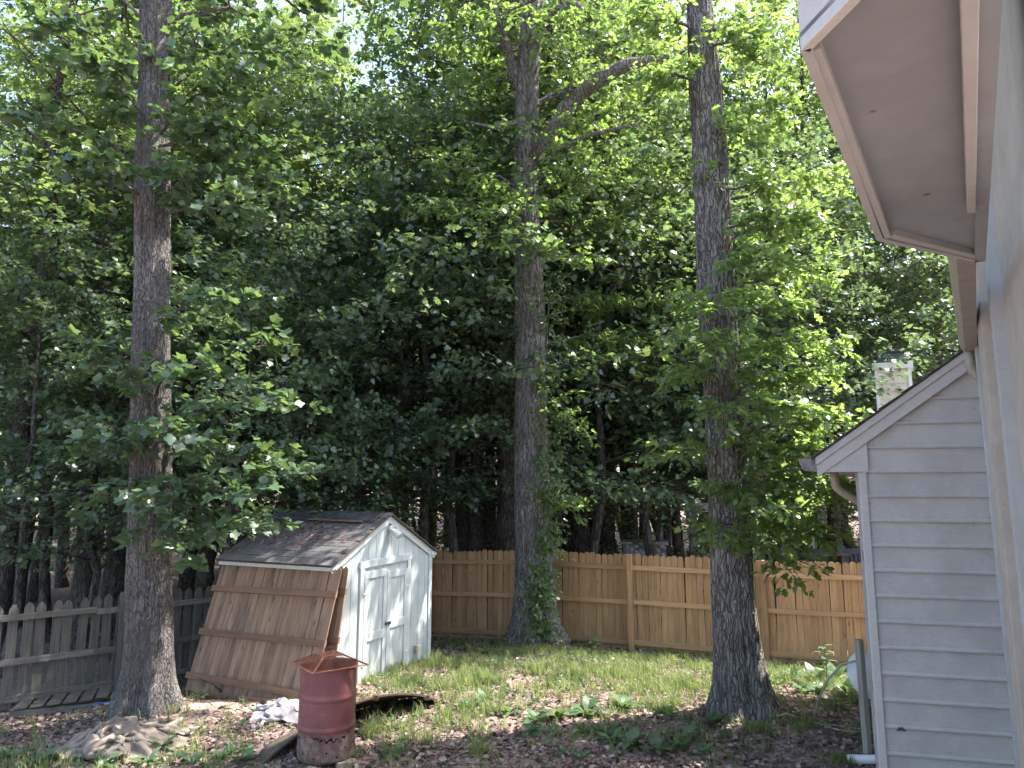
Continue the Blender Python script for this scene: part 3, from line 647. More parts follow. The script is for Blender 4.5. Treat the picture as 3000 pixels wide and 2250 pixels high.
def trim(name, c, s, mat='shed_trim', parent=shed, rot=None, bev=.003): return MB().quadbox(c, s, rot).build(name, MAT[mat], parent, bevel=bev)
for x in (.045, FW - .045): trim('corner_trim', (x, -.012, WH / 2 - .02), (.09, .022, WH - .08))
trim('corner_trim', (-.012, .05, WH / 2 - .02), (.022, .09, WH - .05))
for sgn in (-1, 1):                                             # barge boards
    a = Vector((mid - .0 * sgn, -.03, PK + .0)); b = Vector((mid + sgn * (mid + .10), -.03, roof_z(0) - (PK - WH) / mid * .10))
    dirv = (b - a).normalized(); nrm = Vector((-dirv.z * sgn, 0, dirv.x * sgn)); dn = -nrm if nrm.z > 0 else nrm
    MB().prism([a, b, b + dn * .10, a + Vector((0, 0, -.115))], (0, .024, 0)).build('barge_board', MAT['shed_trim'], shed)
    trim('eave_return', (mid + sgn * (mid + .03), -.02, WH - .055), (.16, .05, .07))
    trim('fascia_board', (mid + sgn * (mid + .085), SD / 2, WH - .055), (.022, SD + .04, .10))
# roof: decks and shingles
rl = math.hypot(mid + .12, (PK - WH) / mid * (mid + .12)); th = math.atan2(PK - WH, mid)
for sgn in (-1, 1):
    ang = th * sgn; cx = mid + sgn * (mid + .12) / 2; cz = PK - (PK - WH) / mid * (mid + .12) / 2 + .018
    MB().quadbox((cx, SD / 2 - .01, cz), (rl, SD + .12, .02), Matrix.Rotation(ang, 3, 'Y')).build('roof_deck', MAT['board_dark'], shed)
m = NM('shingle'); v = m.coord((1, 1, 1)); n1 = m.noise(v, 120, 3, .7); n2 = m.noise(v, 5, 4)
base = m.ramp(n1, [(.3, (.065, .064, .065)), (.55, (.105, .104, .105)), (.8, (.16, .158, .158))])
base = m.mix(m.math('MULTIPLY', m.rand(), .22), base, (.06, .06, .06)); base = m.mix(m.ramp(n2, [(.5, 0.0), (.75, .35)]), base, (.10, .088, .078))
m.bump(n1, .5, .004); MAT['shingle'] = m.done(base, .9, .2)
rows = 9; tabs = 9; tl_ = (SD + .14) / tabs
for sgn in (-1, 1):
    smesh = [None] * 3
    for k in range(3):
        mb = MB(); mb.quadbox((0, 0, 0), (rl / rows * 1.12, tl_ - .006 - .004 * k, .008)); smesh[k] = raw_mesh('shingle', mb.V, mb.F); smesh[k].materials.append(MAT['shingle'])
    for r_ in range(rows):
        s = (r_ + .5) * rl / rows
        for t_ in range(tabs):
            x = mid + sgn * s * math.cos(th); z = PK - s * math.sin(th) + .036 + rf.uniform(0, .003)
            y = -.07 + (t_ + .5 + (.25 if r_ % 2 else 0)) * tl_
            if y > SD + .1: y = -.07 + .12 * tl_; 
            mt = Matrix.Translation((x, y, z)) @ Matrix.Rotation((th - .03) * sgn + rf.normal(0, .004), 4, 'Y')
            if t_ == tabs - 1 and r_ % 2: mt = mt @ Matrix.Diagonal((1, .3, 1, 1))
            link('shingle', smesh[(r_ + t_) % 3], None, shed, mt)
# loose roofing felt along the ridge
def felt():
    V, F = [], []; nx, ny = 14, 40
    for j in range(ny):
        for i in range(nx):
            u = -.30 + .62 * i / (nx - 1); y = .06 + (SD + .0) * j / (ny - 1)
            x = mid + u; z = PK - abs(u) * math.tan(th) + .060 + .018 * abs(mnoise.noise((u * 5, y * 3, 1))) + .012 * mnoise.noise((u * 14, y * 9, 4)) - (.0)
            if i in (0, nx - 1): x += .03 * mnoise.noise((y * 4, i, 2))
            V.append((x, y, z))
    for j in range(ny - 1):
        for i in range(nx - 1): o = j * nx + i; F.append((o, o + 1, o + nx + 1, o + nx))
    me = raw_mesh('ridge_felt', V, F, True); o = link('ridge_felt', me, MAT['felt'], shed); md = o.modifiers.new('t', 'SOLIDIFY'); md.thickness = .004
m = NM('felt'); v = m.coord((1, 1, 1)); m.bump(m.noise(v, 14, 4), .5, .01); MAT['felt'] = m.done(m.ramp(m.noise(v, 8, 4), [(.35, (.02, .02, .022)), (.7, (.07, .07, .075))]), .6, .4)
felt()
MB().beam((mid - .33, .25, PK - .33 * math.tan(th) + .075), (mid - .30, 1.35, PK - .30 * math.tan(th) + .078), .05, .018).build('roof_batten', MAT['cedar_h'], shed)
# doors
dw0, dw1, dzt = .62, 1.80, 1.66
for k, (xa, xb) in enumerate(((dw0 + .035, (dw0 + dw1) / 2 - .004), ((dw0 + dw1) / 2 + .004, dw1 - .035))):
    d_ = empty('door', (xa, -.022, .05), 0, parent=shed); W = xb - xa; H_ = dzt - .09 - (.04 * k)
    nb_ = 3
    for i in range(nb_): MB().quadbox(((i + .5) * W / nb_, .008, H_ / 2), (W / nb_ - .006, .016, H_)).build('door_board', MAT['shed_paint'], d_)
    for nm, c, s in (('stile', (.045, -.008, H_ / 2), (.085, .018, H_ - .03)), ('stile', (W - .045, -.008, H_ / 2), (.085, .018, H_ - .03)), ('door_rail', (W / 2, -.011, H_ - .06), (W - .02, .018, .10)), ('door_rail', (W / 2, -.011, .62 + .10 * k), (W - .02, .018, .12))):
        MB().quadbox(c, s).build(nm, MAT['shed_trim'], d_, bevel=.003)
    for z_ in (.25, 1.25): MB().quadbox((.02 if k == 0 else W - .02, -.022, z_), (.09, .006, .03)).build('hinge', MAT['white_metal'], d_)
trim('door_casing', (dw0 - .01, -.016, dzt / 2 + .04), (.085, .03, dzt))
trim('door_casing', (dw1 + .01, -.016, dzt / 2 + .04), (.085, .03, dzt))
trim('door_header', ((dw0 + dw1) / 2, -.018, dzt + .07), (dw1 - dw0 + .14, .034, .10), rot=Matrix.Rotation(R(-1.2), 3, 'Y'))
trim('latch', ((dw0 + dw1) / 2 + .02, -.055, .80), (.13, .02, .045), 'dark_grey_metal')
trim('vent_box', (FW - .42, -.03, .27), (.11, .06, .10), 'beige_metal')
# twin floodlight under the ridge
fl = empty('floodlight', (mid + .03, -.03, PK - .20), 0, parent=shed)
MB().lathe([(.05, 0), (.05, .03)], 16, caps=(True, True)).build('junction_box', MAT['white_metal'], fl, smooth=False).rotation_euler = (R(90), 0, 0)
for sx in (-1, 1):
    prof = [(.014, 0), (.016, .03), (.042, .045), (.046, .10), (.060, .14), (.060, .165), (.052, .17)]
    l_ = MB().lathe(prof, 20, caps=(True, True)).build('lamp_head', MAT['plastic_white'], fl, smooth=True)
    l_.rotation_euler = (R(128), R(0), R(-25 * sx)); l_.location = (.055 * sx, -.04, -.01)

# ------------------------------------------------------------------ leaning fence panels beside the shed
def lean_panel(name, label, b0, b1, toff, h=1.8, n=25, railz=(.20, .80, 1.42)):
    b0 = Vector(b0); b1 = Vector(b1); x = (b1 - b0); W = x.length; x.normalize(); hor = Vector((-x.y, x.x, 0))   # towards the shed
    if hor.y < 0: hor = -hor
    up = (hor * toff + Vector((0, 0, math.sqrt(h * h - toff * toff)))).normalized(); y = up.cross(x)
    rt = Matrix((x, y, up)).transposed().to_4x4(); rt.translation = b0
    root = bpy.data.objects.new(name, None); COL.objects.link(root); root.matrix_local = rt; WM[root.name] = rt; tag(root, label, 'fence panel')
    ms = [picket_mesh('picket', W / n * k, .016, h, 'dog') for k in (.985, .97, .995)]
    for q in ms: q.materials.append(MAT['cedar_v'])
    for i in range(n): link('picket', ms[i % 3], None, root, Matrix.Translation(((i + .5) * W / n, rf.normal(0, .0025), rf.normal(0, .008))) @ Matrix.Rotation(rf.normal(0, .003), 4, 'Y'))
    bm = board_mesh('rail', W + .06, .038, .085); bm.materials.append(MAT['cedar_h'])
    sgn = -1 if (rt.to_3x3() @ Vector((0, -1, 0))).y < 0 else 1
    for z in railz: link('rail', bm, None, root, Matrix.Translation((-.03, sgn * .028, z)) @ Matrix.Rotation(rf.normal(0, .006), 4, 'Y'))
    return root
lean_panel('leaning_fence_panel', 'brown fence panel with three rails, outer of the two leaning on the shed', (-4.66, 10.66, .26), (-2.58, 9.60, .33), .56)
lean_panel('leaning_fence_panel', 'brown fence panel leaning on the shed, tucked behind the outer one', (-4.42, 10.86, .27), (-2.40, 9.86, .32), .34, 1.76)
lb = MB().beam((-4.35, 10.38, gz(-4.35, 10.38) + .04), (-2.95, 9.62, gz(-2.95, 9.62) + .04), .03, .09).build('loose_board', MAT['cedar_h']); tag(lb, 'long brown board lying on the ground along the leaning panel', 'board')
# broken grey pickets leaning on the picket fence
br = empty('fence_scrap', (-5.05, 11.95, gz(-5.05, 11.95)), math.atan2(.694, .72), 'broken bit of grey picket fence leaning beside the shed', 'fence panel')
q = picket_mesh('picket', .135, .018, 1.0, 'point'); q.materials.append(MAT['grey_v'])
for i in range(3): link('picket', q, None, br, Matrix.Translation((i * .15, 0, .02)) @ Matrix.Rotation(-.12, 4, 'X') @ Matrix.Rotation(.04 + rf.normal(0, .03), 4, 'Y'))
q = board_mesh('rail', .5, .035, .08); q.materials.append(MAT['grey_h']); link('rail', q, None, br, Matrix.Translation((-.08, .06, .74)))

# ------------------------------------------------------------------ house at the right
H0 = Vector((3.01, 6.2, 0)); hu = Vector((.970, -.243, 0)).normalized(); hn = Vector((-.243, -.970, 0)).normalized(); hs = Vector((.52, .854, 0)).normalized()
house = empty('house', (H0.x, H0.y, .3), 0, 'white lap-sided house with a boxed eave, filling the right edge', 'house')
def hp(u, z, out=0.0): p = H0 + hu * u + hn * out; return Vector((p.x, p.y, z))
def rake_top(u): return 3.366 + .717 * (u + .36)
RB = .185
U1 = 1.035
ex = .2075; z = .32; k = 0
while z < 4.15:
    prof = [(z, 0), (z, .020), (z + .008, .0265), (z + .019, .0265), (z + .027, .019), (z + .034, .013), (z + ex + .012, .006), (z + ex + .012, 0)]
    V = []; F = []
    for zz, o in prof:
        ul = .052 if zz < rake_top(.05) - RB + .05 else (zz + RB - .05 - 3.366) / .717 - .36
        V += [hp(min(ul, U1 - .01), zz, o), hp(U1, zz, o)]
    n = len(prof)
    for i in range(n - 1): F.append((2 * i, 2 * i + 1, 2 * i + 3, 2 * i + 2))
    F.append(tuple(2 * i for i in range(n))[::-1]); F.append(tuple(2 * i + 1 for i in range(n)))
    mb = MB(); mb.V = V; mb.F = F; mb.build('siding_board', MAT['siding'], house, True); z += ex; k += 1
def hbox(name, u0, u1, z0, z1, o0, o1, mat, bev=.003):
    mb = MB(); mb.prism([hp(u0, z0, o0), hp(u1, z0, o0), hp(u1, z1, o0), hp(u0, z1, o0)], hn * (o1 - o0)); return mb.build(name, MAT[mat], house, True, bevel=bev)
hbox('corner_board', -.008, .05, .25, 3.60, -.02, .030, 'trim_cool')
mb = MB(); c0 = H0 - hu * .004 ; mb.prism([Vector((c0.x, c0.y, .25)) - hn * .02, Vector((c0.x, c0.y, .25)) - hn * .02 + hs * .10, Vector((c0.x, c0.y, 3.25)) - hn * .02 + hs * .10, Vector((c0.x, c0.y, 3.25)) - hn * .02], -hu * .026); mb.build('corner_board', MAT['peeling'], house, True)['label'] = 'side corner board with flaking paint'
# side wall (along the garden), rear of the low wing
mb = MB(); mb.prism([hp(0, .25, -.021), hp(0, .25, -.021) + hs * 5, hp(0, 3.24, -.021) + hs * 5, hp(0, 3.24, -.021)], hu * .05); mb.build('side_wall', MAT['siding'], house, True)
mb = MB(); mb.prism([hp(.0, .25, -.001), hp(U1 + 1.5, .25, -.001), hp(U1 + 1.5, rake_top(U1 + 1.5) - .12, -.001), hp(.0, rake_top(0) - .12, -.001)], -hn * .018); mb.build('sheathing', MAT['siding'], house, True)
# rake boards, eave return, roof
def rake(name, o0, o1, ua, ub, dt, db, mat):
    mb = MB(); mb.prism([hp(ua, rake_top(ua) - db, o0), hp(ub, rake_top(ub) - db, o0), hp(ub, rake_top(ub) - dt, o0), hp(ua, rake_top(ua) - dt, o0)], hn * (o1 - o0)); return mb.build(name, MAT[mat], house, True, bevel=.003)
rake('rake_board', .028, .052, -.345, 1.3, .055, RB, 'trim_cool')
rake('rake_trim', .052, .066, -.355, 1.3, -.002, .075, 'trim_cool')
mb = MB(); mb.prism([hp(-.345, 3.235, .026), hp(.068, 3.235, .026), hp(.068, rake_top(.068) - .09, .026), hp(-.345, rake_top(-.345) - .06, .026)], hn * .014); mb.build('eave_return', MAT['trim_cool'], house, True, bevel=.003)
mb = MB(); mb.prism([hp(-.34, 3.24, .0), hp(.0, 3.24, .0), hp(.0, 3.24, .0) + hs * 5, hp(-.34, 3.24, .0) + hs * 5], (0, 0, .015)); mb.build('eave_soffit', MAT['trim_warm'], house, True)
mb = MB(); mb.prism([hp(-.345, 3.245, .02), hp(-.345, 3.245, .02) + hs * 5, hp(-.345, 3.365, .02) + hs * 5, hp(-.345, 3.365, .02)], -hu * .02); mb.build('fascia_board', MAT['trim_cool'], house, True)
# shingled roof of the low wing in courses
for i in range(10):
    ua = -.40 + i * .19; ub = ua + .215
    mb = MB(); za, zb = rake_top(ua) + .012 + .006, rake_top(ub) + .006
    mb.prism([hp(ua, za, .085), hp(ub, zb, .085), hp(ub, zb + .010, .085), hp(ua, za + .010, .085)], hs * 5.2); mb.build('shingle_course', MAT['shingle'], house, True)
mb = MB(); mb.prism([hp(-.39, rake_top(-.39) - .008, .07), hp(1.6, rake_top(1.6) - .008, .07), hp(1.6, rake_top(1.6) + .012, .07), hp(-.39, rake_top(-.39) + .012, .07)], hs * 5.15); mb.build('roof_deck', MAT['board_dark'], house, True)
# gutter seen end-on, with its downspout
gp = [(0, 0), (-.085, .0), (-.105, .035), (-.118, .055), (-.125, .105), (-.118, .105), (-.11, .06), (-.08, .008), (-.006, .008), (-.006, .105), (0, .105)]
gut = MB(); gut.prism([hp(-.368 + a, 3.248 + b, .05) for a, b in gp], hs * 5); go = gut.build('gutter', MAT['beige_metal'], house, True); go['label'] = 'mildewed gutter seen end-on'
MB().prism([hp(-.368 + a, 3.248 + b, .052) for a, b in ((0, 0), (-.085, 0), (-.105, .035), (-.118, .055), (-.125, .105), (0, .105))], hn * .003).build('gutter_end_cap', MAT['mildew'] if 'mildew' in MAT else MAT['dark_grey_metal'], house, True)
dsb = H0 + hs * .55
def D_(u, z, s): p = H0 + hu * u + hs * s; return Vector((p.x, p.y, z))
MB().tube([D_(-.24, 3.245, .30), D_(-.24, 3.16, .30), D_(-.235, 3.11, .31), D_(-.20, 3.07, .33), D_(-.03, 2.95, .42), D_(.0, 2.90, .44), D_(.0, 2.6, .45)], .036, 10).build('downspout', MAT['beige_metal'], house, True, True)
# chip hole in one siding board
MB().prism([hp(.130, 1.146, .0272), hp(.150, 1.139, .0272), hp(.176, 1.143, .0272), hp(.196, 1.136, .0272), hp(.206, 1.149, .0272), hp(.192, 1.160, .0272), hp(.178, 1.176, .0272), hp(.168, 1.166, .0272), hp(.152, 1.170, .0272), hp(.144, 1.156, .0272)], hn * .0012).build('rot_hole', MAT['char'] if 'char' in MAT else MAT['dark_grey_metal'], house, True)
# tall wall coming towards the camera
W0 = hp(U1 - .03, 0, 0.0); wd_ = -Vector((.50, .866, 0)).normalized(); wn = Vector((-wd_.y, wd_.x, 0))
if wn.x > 0: wn = -wn
def wp(s, z, out=0.0): p = W0 + wd_ * s + wn * out; return Vector((p.x, p.y, z))
def wbox(name, s0, s1, z0, z1, o0, o1, mat, bev=.004):
    mb = MB(); mb.prism([wp(s0, z0, o0), wp(s1, z0, o0), wp(s1, z1, o0), wp(s0, z1, o0)], wn * (o1 - o0)); return mb.build(name, MAT[mat], house, True, bevel=bev)
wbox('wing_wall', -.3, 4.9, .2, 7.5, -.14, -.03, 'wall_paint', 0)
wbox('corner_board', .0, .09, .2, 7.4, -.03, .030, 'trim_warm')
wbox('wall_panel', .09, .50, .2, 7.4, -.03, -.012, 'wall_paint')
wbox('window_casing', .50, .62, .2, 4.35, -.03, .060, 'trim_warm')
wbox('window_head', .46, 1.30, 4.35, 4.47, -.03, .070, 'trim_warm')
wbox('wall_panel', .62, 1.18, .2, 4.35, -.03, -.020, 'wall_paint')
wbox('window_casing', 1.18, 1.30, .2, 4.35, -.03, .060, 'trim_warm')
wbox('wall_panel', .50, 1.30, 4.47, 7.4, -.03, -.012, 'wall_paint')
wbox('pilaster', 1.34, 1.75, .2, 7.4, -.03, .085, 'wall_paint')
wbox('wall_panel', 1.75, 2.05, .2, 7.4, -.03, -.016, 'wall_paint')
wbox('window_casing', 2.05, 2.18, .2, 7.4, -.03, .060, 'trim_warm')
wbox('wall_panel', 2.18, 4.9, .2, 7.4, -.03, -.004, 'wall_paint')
# boxed eave above the camera
SZ2 = 3.98
def s2(px, py, z=SZ2): return GZ(px, py, z)
o1, o2, o3 = s2(2345, 150), s2(2568, 706), s2(2856, 770)
n1_ = o1 + (s2(2490, 0) - o1) * 1.25
inner = [o1, o2, o3, s2(2874, -260), n1_]
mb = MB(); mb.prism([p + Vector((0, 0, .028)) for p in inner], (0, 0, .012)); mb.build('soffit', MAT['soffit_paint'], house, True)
def lip(a, b, w_, h_, name, mat, drop=0.0, inward=None):
    a = Vector(a); b = Vector(b); d = (b - a).normalized(); y = Vector((-d.y, d.x, 0)); c = sum((Vector(p) for p in inner), Vector()) / len(inner)
    if (c - a).dot(y) < 0: y = -y
    mb = MB(); mb.prism([a + Vector((0, 0, -drop)), b + Vector((0, 0, -drop)), b + y * w_ + Vector((0, 0, -drop)), a + y * w_ + Vector((0, 0, -drop))], (0, 0, h_)); return mb.build(name, MAT[mat], house, True, bevel=.002)
lip(o1, o2, .022, .24, 'eave_fascia', 'trim_warm'); lip(o2, o3, .022, .24, 'eave_fascia', 'trim_warm'); lip(n1_, o1, .022, .17, 'eave_fascia', 'trim_cool')
lip(o1 + Vector((.024, .01, 0)), o2 + Vector((.024, -.01, 0)), .022, .028, 'soffit_batten', 'trim_warm', -.004)
lip(o2 + Vector((.03, -.02, 0)), o3 + Vector((0, -.022, 0)), .03, .028, 'soffit_batten', 'trim_warm', -.004)
for a, b in ((o1, o2), (o2, o3), (n1_, o1)):
    d = (Vector(b) - Vector(a)).normalized(); y = Vector((-d.y, d.x, 0)); c = sum((Vector(p) for p in inner), Vector()) / len(inner)
    if (c - Vector(a)).dot(y) > 0: y = -y
    e = d * .02; zb = .172 if a is n1_ else .242; ov = .055 if a is n1_ else .025
    mb = MB(); mb.prism([a - e + y * ov + Vector((0, 0, zb)), b + e + y * ov + Vector((0, 0, zb)), b + (e if b is not o3 else e * 0) - y * .08 + Vector((0, 0, zb + .04)), a - e - y * .08 + Vector((0, 0, zb + .04))], (0, 0, .4 if a is n1_ else .016)); mb.build('roof_edge', MAT['felt'], house, True)
r0_, r1_ = Vector(o3), s2(2874, -260)
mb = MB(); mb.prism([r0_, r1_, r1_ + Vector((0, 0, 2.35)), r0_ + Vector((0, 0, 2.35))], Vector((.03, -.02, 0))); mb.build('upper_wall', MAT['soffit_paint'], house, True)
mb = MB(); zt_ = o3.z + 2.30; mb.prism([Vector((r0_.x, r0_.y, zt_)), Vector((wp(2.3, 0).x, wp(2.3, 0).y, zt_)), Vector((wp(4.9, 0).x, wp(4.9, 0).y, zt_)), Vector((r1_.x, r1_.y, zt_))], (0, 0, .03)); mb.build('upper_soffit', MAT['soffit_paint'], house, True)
sa_, sb_ = s2(2440, 62), s2(2700, -18); mb = MB(); mb.beam(sa_ + Vector((0, 0, .0262)), sb_ + Vector((0, 0, .0262)), .004, .003); mb.build('soffit_seam', MAT['dark_grey_metal'], house, True)
# frieze board on the soffit along the wall
fa, fb, fc_, fd_ = s2(2812, 0), s2(2832, 615), s2(2858, 615), s2(2868, 0)
mb = MB(); mb.prism([fa + (fa - fb) * .4, fb, fc_, fd_ + (fd_ - fc_) * .4], (0, 0, .03)); mb.V = [v + Vector((0, 0, -.012)) for v in mb.V]; mb.build('frieze_board', MAT['trim_warm'], house, True, bevel=.003)
# upper gutter above the low roof
g0 = P(2862, 1035, 5.75); g1 = P(2856, 700, 3.2)
gd = (g1 - g0); gd.z = 0; gd = gd.normalized(); gy = Vector((-gd.y, gd.x, 0)); gy = gy if gy.x < 0 else -gy
mb = MB(); mb.prism([g0 + gy * (-a * .95) + Vector((0, 0, b)) for a, b in gp], gd * (g1 - g0).length); mb.build('gutter', MAT['beige_metal'], house, True)
MB().tube([g0 + gy * .05 + gd * .12, g0 + gy * .05 + gd * .12 - Vector((0, 0, .12)), g0 + gy * .02 + gd * .10 - Vector((0, 0, .19)), g0 - gy * .05 + gd * .08 - Vector((0, 0, .26))], .04, 10).build('downspout', MAT['beige_metal'], house, True, True)

# weathered post, dish, cable, drain pipe beside the house corner
MB_ = MB().quadbox((0, 0, .63), (.062, .062, 1.26)).build('weathered_post', MAT['post_grey']); MB_.location = (3.66, 7.78, gz(3.66, 7.78) - .05); MB_.rotation_euler = (R(.8), R(-1.6), R(20)); tag(MB_, 'bare weathered post standing beside the white house corner', 'post')
dish = empty('satellite_dish', (3.92, 8.05, gz(3.92, 8.05)), R(20), 'white dish with a dented rim peeking out beside the house corner', 'dish')
pr_ = [(.0, .0), (.10, -.008), (.19, -.035), (.25, -.075), (.262, -.09), (.258, -.096), (.24, -.08), (.0, -.012)]
do = MB().lathe(pr_, 28).build('reflector', MAT['plastic_white'], dish, smooth=True); do.location = (-.02, 0, .78); do.rotation_euler = (R(70), R(-32), 0); do.scale = (.85, .95, 1.2)
MB().tube([(.0, .05, 0), (.0, .05, .7), (0, .02, .78)], .022, 10).build('mast', MAT['white_metal'], dish, smooth=True)
def gp3(x, y, h=0): return Vector((x, y, gz(x, y) + h))
cb = MB().tube([P(2510, 1936, 8.0), P(2468, 1945, 8.1), P(2425, 1990, 8.3), P(2398, 2050, 8.5), P(2386, 2095, 8.7), gp3(3.62, 8.9, .03), gp3(3.72, 8.8, .015), gp3(3.9, 8.75, .015), gp3(4.1, 8.6, .015), gp3(4.6, 8.5, .015)], .012, 8).build('cable', MAT['beige_metal'], smooth=True); tag(cb, 'grey cable arching from the dish down to the leaf litter', 'cable')
ho = MB().tube([gp3(3.05, 8.75, .02), gp3(3.12, 8.95, .02), gp3(3.3, 9.05, .03), gp3(3.5, 8.9, .02), gp3(3.75, 8.62, .02), gp3(4.3, 8.45, .02)], .014, 8).build('garden_hose', MAT['beige_metal'], smooth=True); tag(ho, 'pale hose lying on the litter at the foot of the right oak', 'hose')
pp = MB().tube([gp3(3.42, 7.72, .05), gp3(3.62, 7.66, .06), gp3(3.95, 7.6, .09)], .045, 12).build('drain_pipe', MAT['plastic_white'], smooth=True); tag(pp, 'white drain pipe end on the ground by the house corner', 'pipe')

# ------------------------------------------------------------------ burn barrel with spark screen
DX, DY = -1.91, 7.76; DZ = gz(DX, DY) + .04
drum = empty('burn_barrel', (DX, DY, DZ), R(10), 'rusty red steel drum with a torn scorched base', 'barrel')
m = NM('drum_paint'); v = m.coord((1, 1, 1), rand=False); sx = m.new('ShaderNodeSeparateXYZ'); m.l.new(v, sx.inputs[0])
n1 = m.noise(v, 9, 6, .7); n2 = m.noise(v, 40, 5, .7); n3 = m.noise(v, 3.5, 4)
red = m.ramp(n3, [(.3, (.10, .033, .036)), (.55, (.155, .055, .056)), (.8, (.22, .10, .095))])
rust = m.ramp(n2, [(.3, (.06, .03, .02)), (.5, (.20, .085, .045)), (.7, (.34, .16, .09)), (.85, (.30, .24, .21))])
low = m.ramp(m.math('ADD', sx.outputs[2], m.math('MULTIPLY', m.math('SUBTRACT', n1, .5), .12)), [(.24, 1.0), (.29, 0.0)])
spots = m.math('MULTIPLY', m.ramp(n1, [(.56, 0.0), (.68, 1.0)]), .75)
f = m.math('MAXIMUM', low, spots)
rustlow = m.mix(low, rust, m.ramp(n1, [(.3, (.06, .035, .03)), (.5, (.13, .08, .065)), (.62, (.19, .14, .125)), (.78, (.20, .085, .05))]))
col = m.mix(f, red, rustlow); m.bump(m.math('ADD', n2, m.math('MULTIPLY', n1, .6)), .35, .006)
MAT['drum_paint'] = m.done(col, m.ramp(f, [(0, .42), (1, .85)]), .45)
def drum_mesh():
    prof = []
    for i in range(47):
        z = .88 * i / 46; r = .286
        for rz in (.30, .60): r += .014 * math.exp(-((z - rz) / .013) ** 2)
        if z < .012: r -= .004
        prof.append((r, z))
    V, F = [], []; n = 64
    for i, (r, z) in enumerate(prof):
        for k in range(n):
            a = 2 * math.pi * k / n; d = 0
            if z < .3: d = (.3 - z) / .3 * (.018 * mnoise.noise((math.cos(a) * 2.2, math.sin(a) * 2.2, z * 6)) + .008 * mnoise.noise((math.cos(a) * 6, math.sin(a) * 6, z * 14)))
            d += .004 * mnoise.noise((math.cos(a) * 1.5, math.sin(a) * 1.5, z * 2.5))
            V.append(((r + d) * math.cos(a), (r + d) * math.sin(a), z))
    for i in range(len(prof) - 1):
        for k in range(n): k2 = (k + 1) % n; o = i * n; F.append((o + k, o + k2, o + n + k2, o + n + k))
    F.append(tuple(range(n))[::-1])
    return raw_mesh('body', V, F, True)
bo = link('body', drum_mesh(), MAT['drum_paint'], drum); md = bo.modifiers.new('t', 'SOLIDIFY'); md.thickness = .004
m = NM('rust'); v = m.coord((1, 1, 1)); n1 = m.noise(v, 30, 5, .7); m.bump(n1, .5, .004)
MAT['rust'] = m.done(m.ramp(n1, [(.3, (.07, .03, .022)), (.5, (.20, .08, .045)), (.75, (.30, .15, .09))]), .85, .25)
m = NM('char'); MAT['char'] = m.done((.012, .010, .009), .95, .1)
MB().lathe([(.284, .872), (.296, .872), (.300, .880), (.296, .890), (.286, .890), (.281, .882)], 56).build('rim', MAT['rust'], drum, smooth=True)
rr = np.random.RandomState(3)
for i in range(16):                                             # punched air holes
    a = R(-175 + i * 22 + rr.uniform(-7, 7)); zz = rr.uniform(.05, .25); s = rr.uniform(.006, .010)
    c = Vector((math.cos(a), math.sin(a), 0)); t = Vector((-math.sin(a), math.cos(a), 0)); ctr = c * .296 + Vector((0, 0, zz))
    MB().prism([ctr + t * math.cos(q) * s + Vector((0, 0, math.sin(q) * s)) for q in np.linspace(0, 6.28, 9)[:-1]], -c * .02).build('air_hole', MAT['char'], drum)
def crack():
    V, F = [], []; n = 44
    for i in range(n):
        a = R(-118 + 92 * i / (n - 1)); zz = .262 - .045 * math.sin(i / (n - 1) * 3.1) + .012 * math.sin(i * 1.1) + rr.normal(0, .007) + .05 * max(0, (i - 30) / 14); th_ = .002 + rr.uniform(0, .014) * math.sin(math.pi * i / (n - 1)) ** .5
        for q in (-th_, th_): V.append((.2985 * math.cos(a), .2985 * math.sin(a), zz + q))
    for i in range(n - 1): F.append((2 * i, 2 * i + 2, 2 * i + 3, 2 * i + 1))
    link('tear', raw_mesh('tear', V, F), MAT['char'], drum)
crack()
for i, (dx, dy, rz, lab) in enumerate(((.25, -.16, 25, 'tan brick propping the burn barrel, at its right'), (-.05, -.22, 80, 'tan brick under the front of the burn barrel'), (-.2, .15, 10, 'brick wedged under the back of the burn barrel'))):
    b_ = MB().quadbox((0, 0, .0), (.20, .095, .06)).build('brick', MAT['brick_tan'], bevel=.005); b_.location = (DX + dx, DY + dy, gz(DX + dx, DY + dy) + .0 + (.022 if i == 0 else 0)); b_.rotation_euler = (0, R(3), R(rz)); tag(b_, lab, 'brick')
lid = empty('spark_screen', (DX + .0, DY, DZ + .893), R(38), 'rusty pyramid spark screen lying on top of the red drum', 'spark screen')
hb, ht, hh = .295, .11, .095
cb_ = [Vector((sx_ * hb, sy_ * hb, 0)) for sx_, sy_ in ((-1, -1), (1, -1), (1, 1), (-1, 1))]; ct_ = [Vector((sx_ * ht, sy_ * ht, hh)) for sx_, sy_ in ((-1, -1), (1, -1), (1, 1), (-1, 1))]
for i in range(4):
    j = (i + 1) % 4
    MB().beam(cb_[i], cb_[j], .028, .006).build('frame_bar', MAT['rust'], lid); MB().beam(cb_[i], ct_[i], .022, .006).build('frame_bar', MAT['rust'], lid); MB().beam(ct_[i], ct_[j], .018, .006).build('frame_bar', MAT['rust'], lid)
    mb = MB(); nw = 22
    for q in range(1, nw):
        t_ = q / nw; a = cb_[i].lerp(cb_[j], t_); b = ct_[i].lerp(ct_[j], t_); mb.beam(a, b, .0016, .0016)
    for q in range(1, 16):
        t_ = q / 16; mb.beam(cb_[i].lerp(ct_[i], t_), cb_[j].lerp(ct_[j], t_), .0016, .0016)
    o = mb.build('wire_mesh', MAT['rust'], lid); tag(o, kind='stuff')
MB().quadbox((0, 0, hh), (ht * 2, ht * 2, .005)).build('top_plate', MAT['rust'], lid)
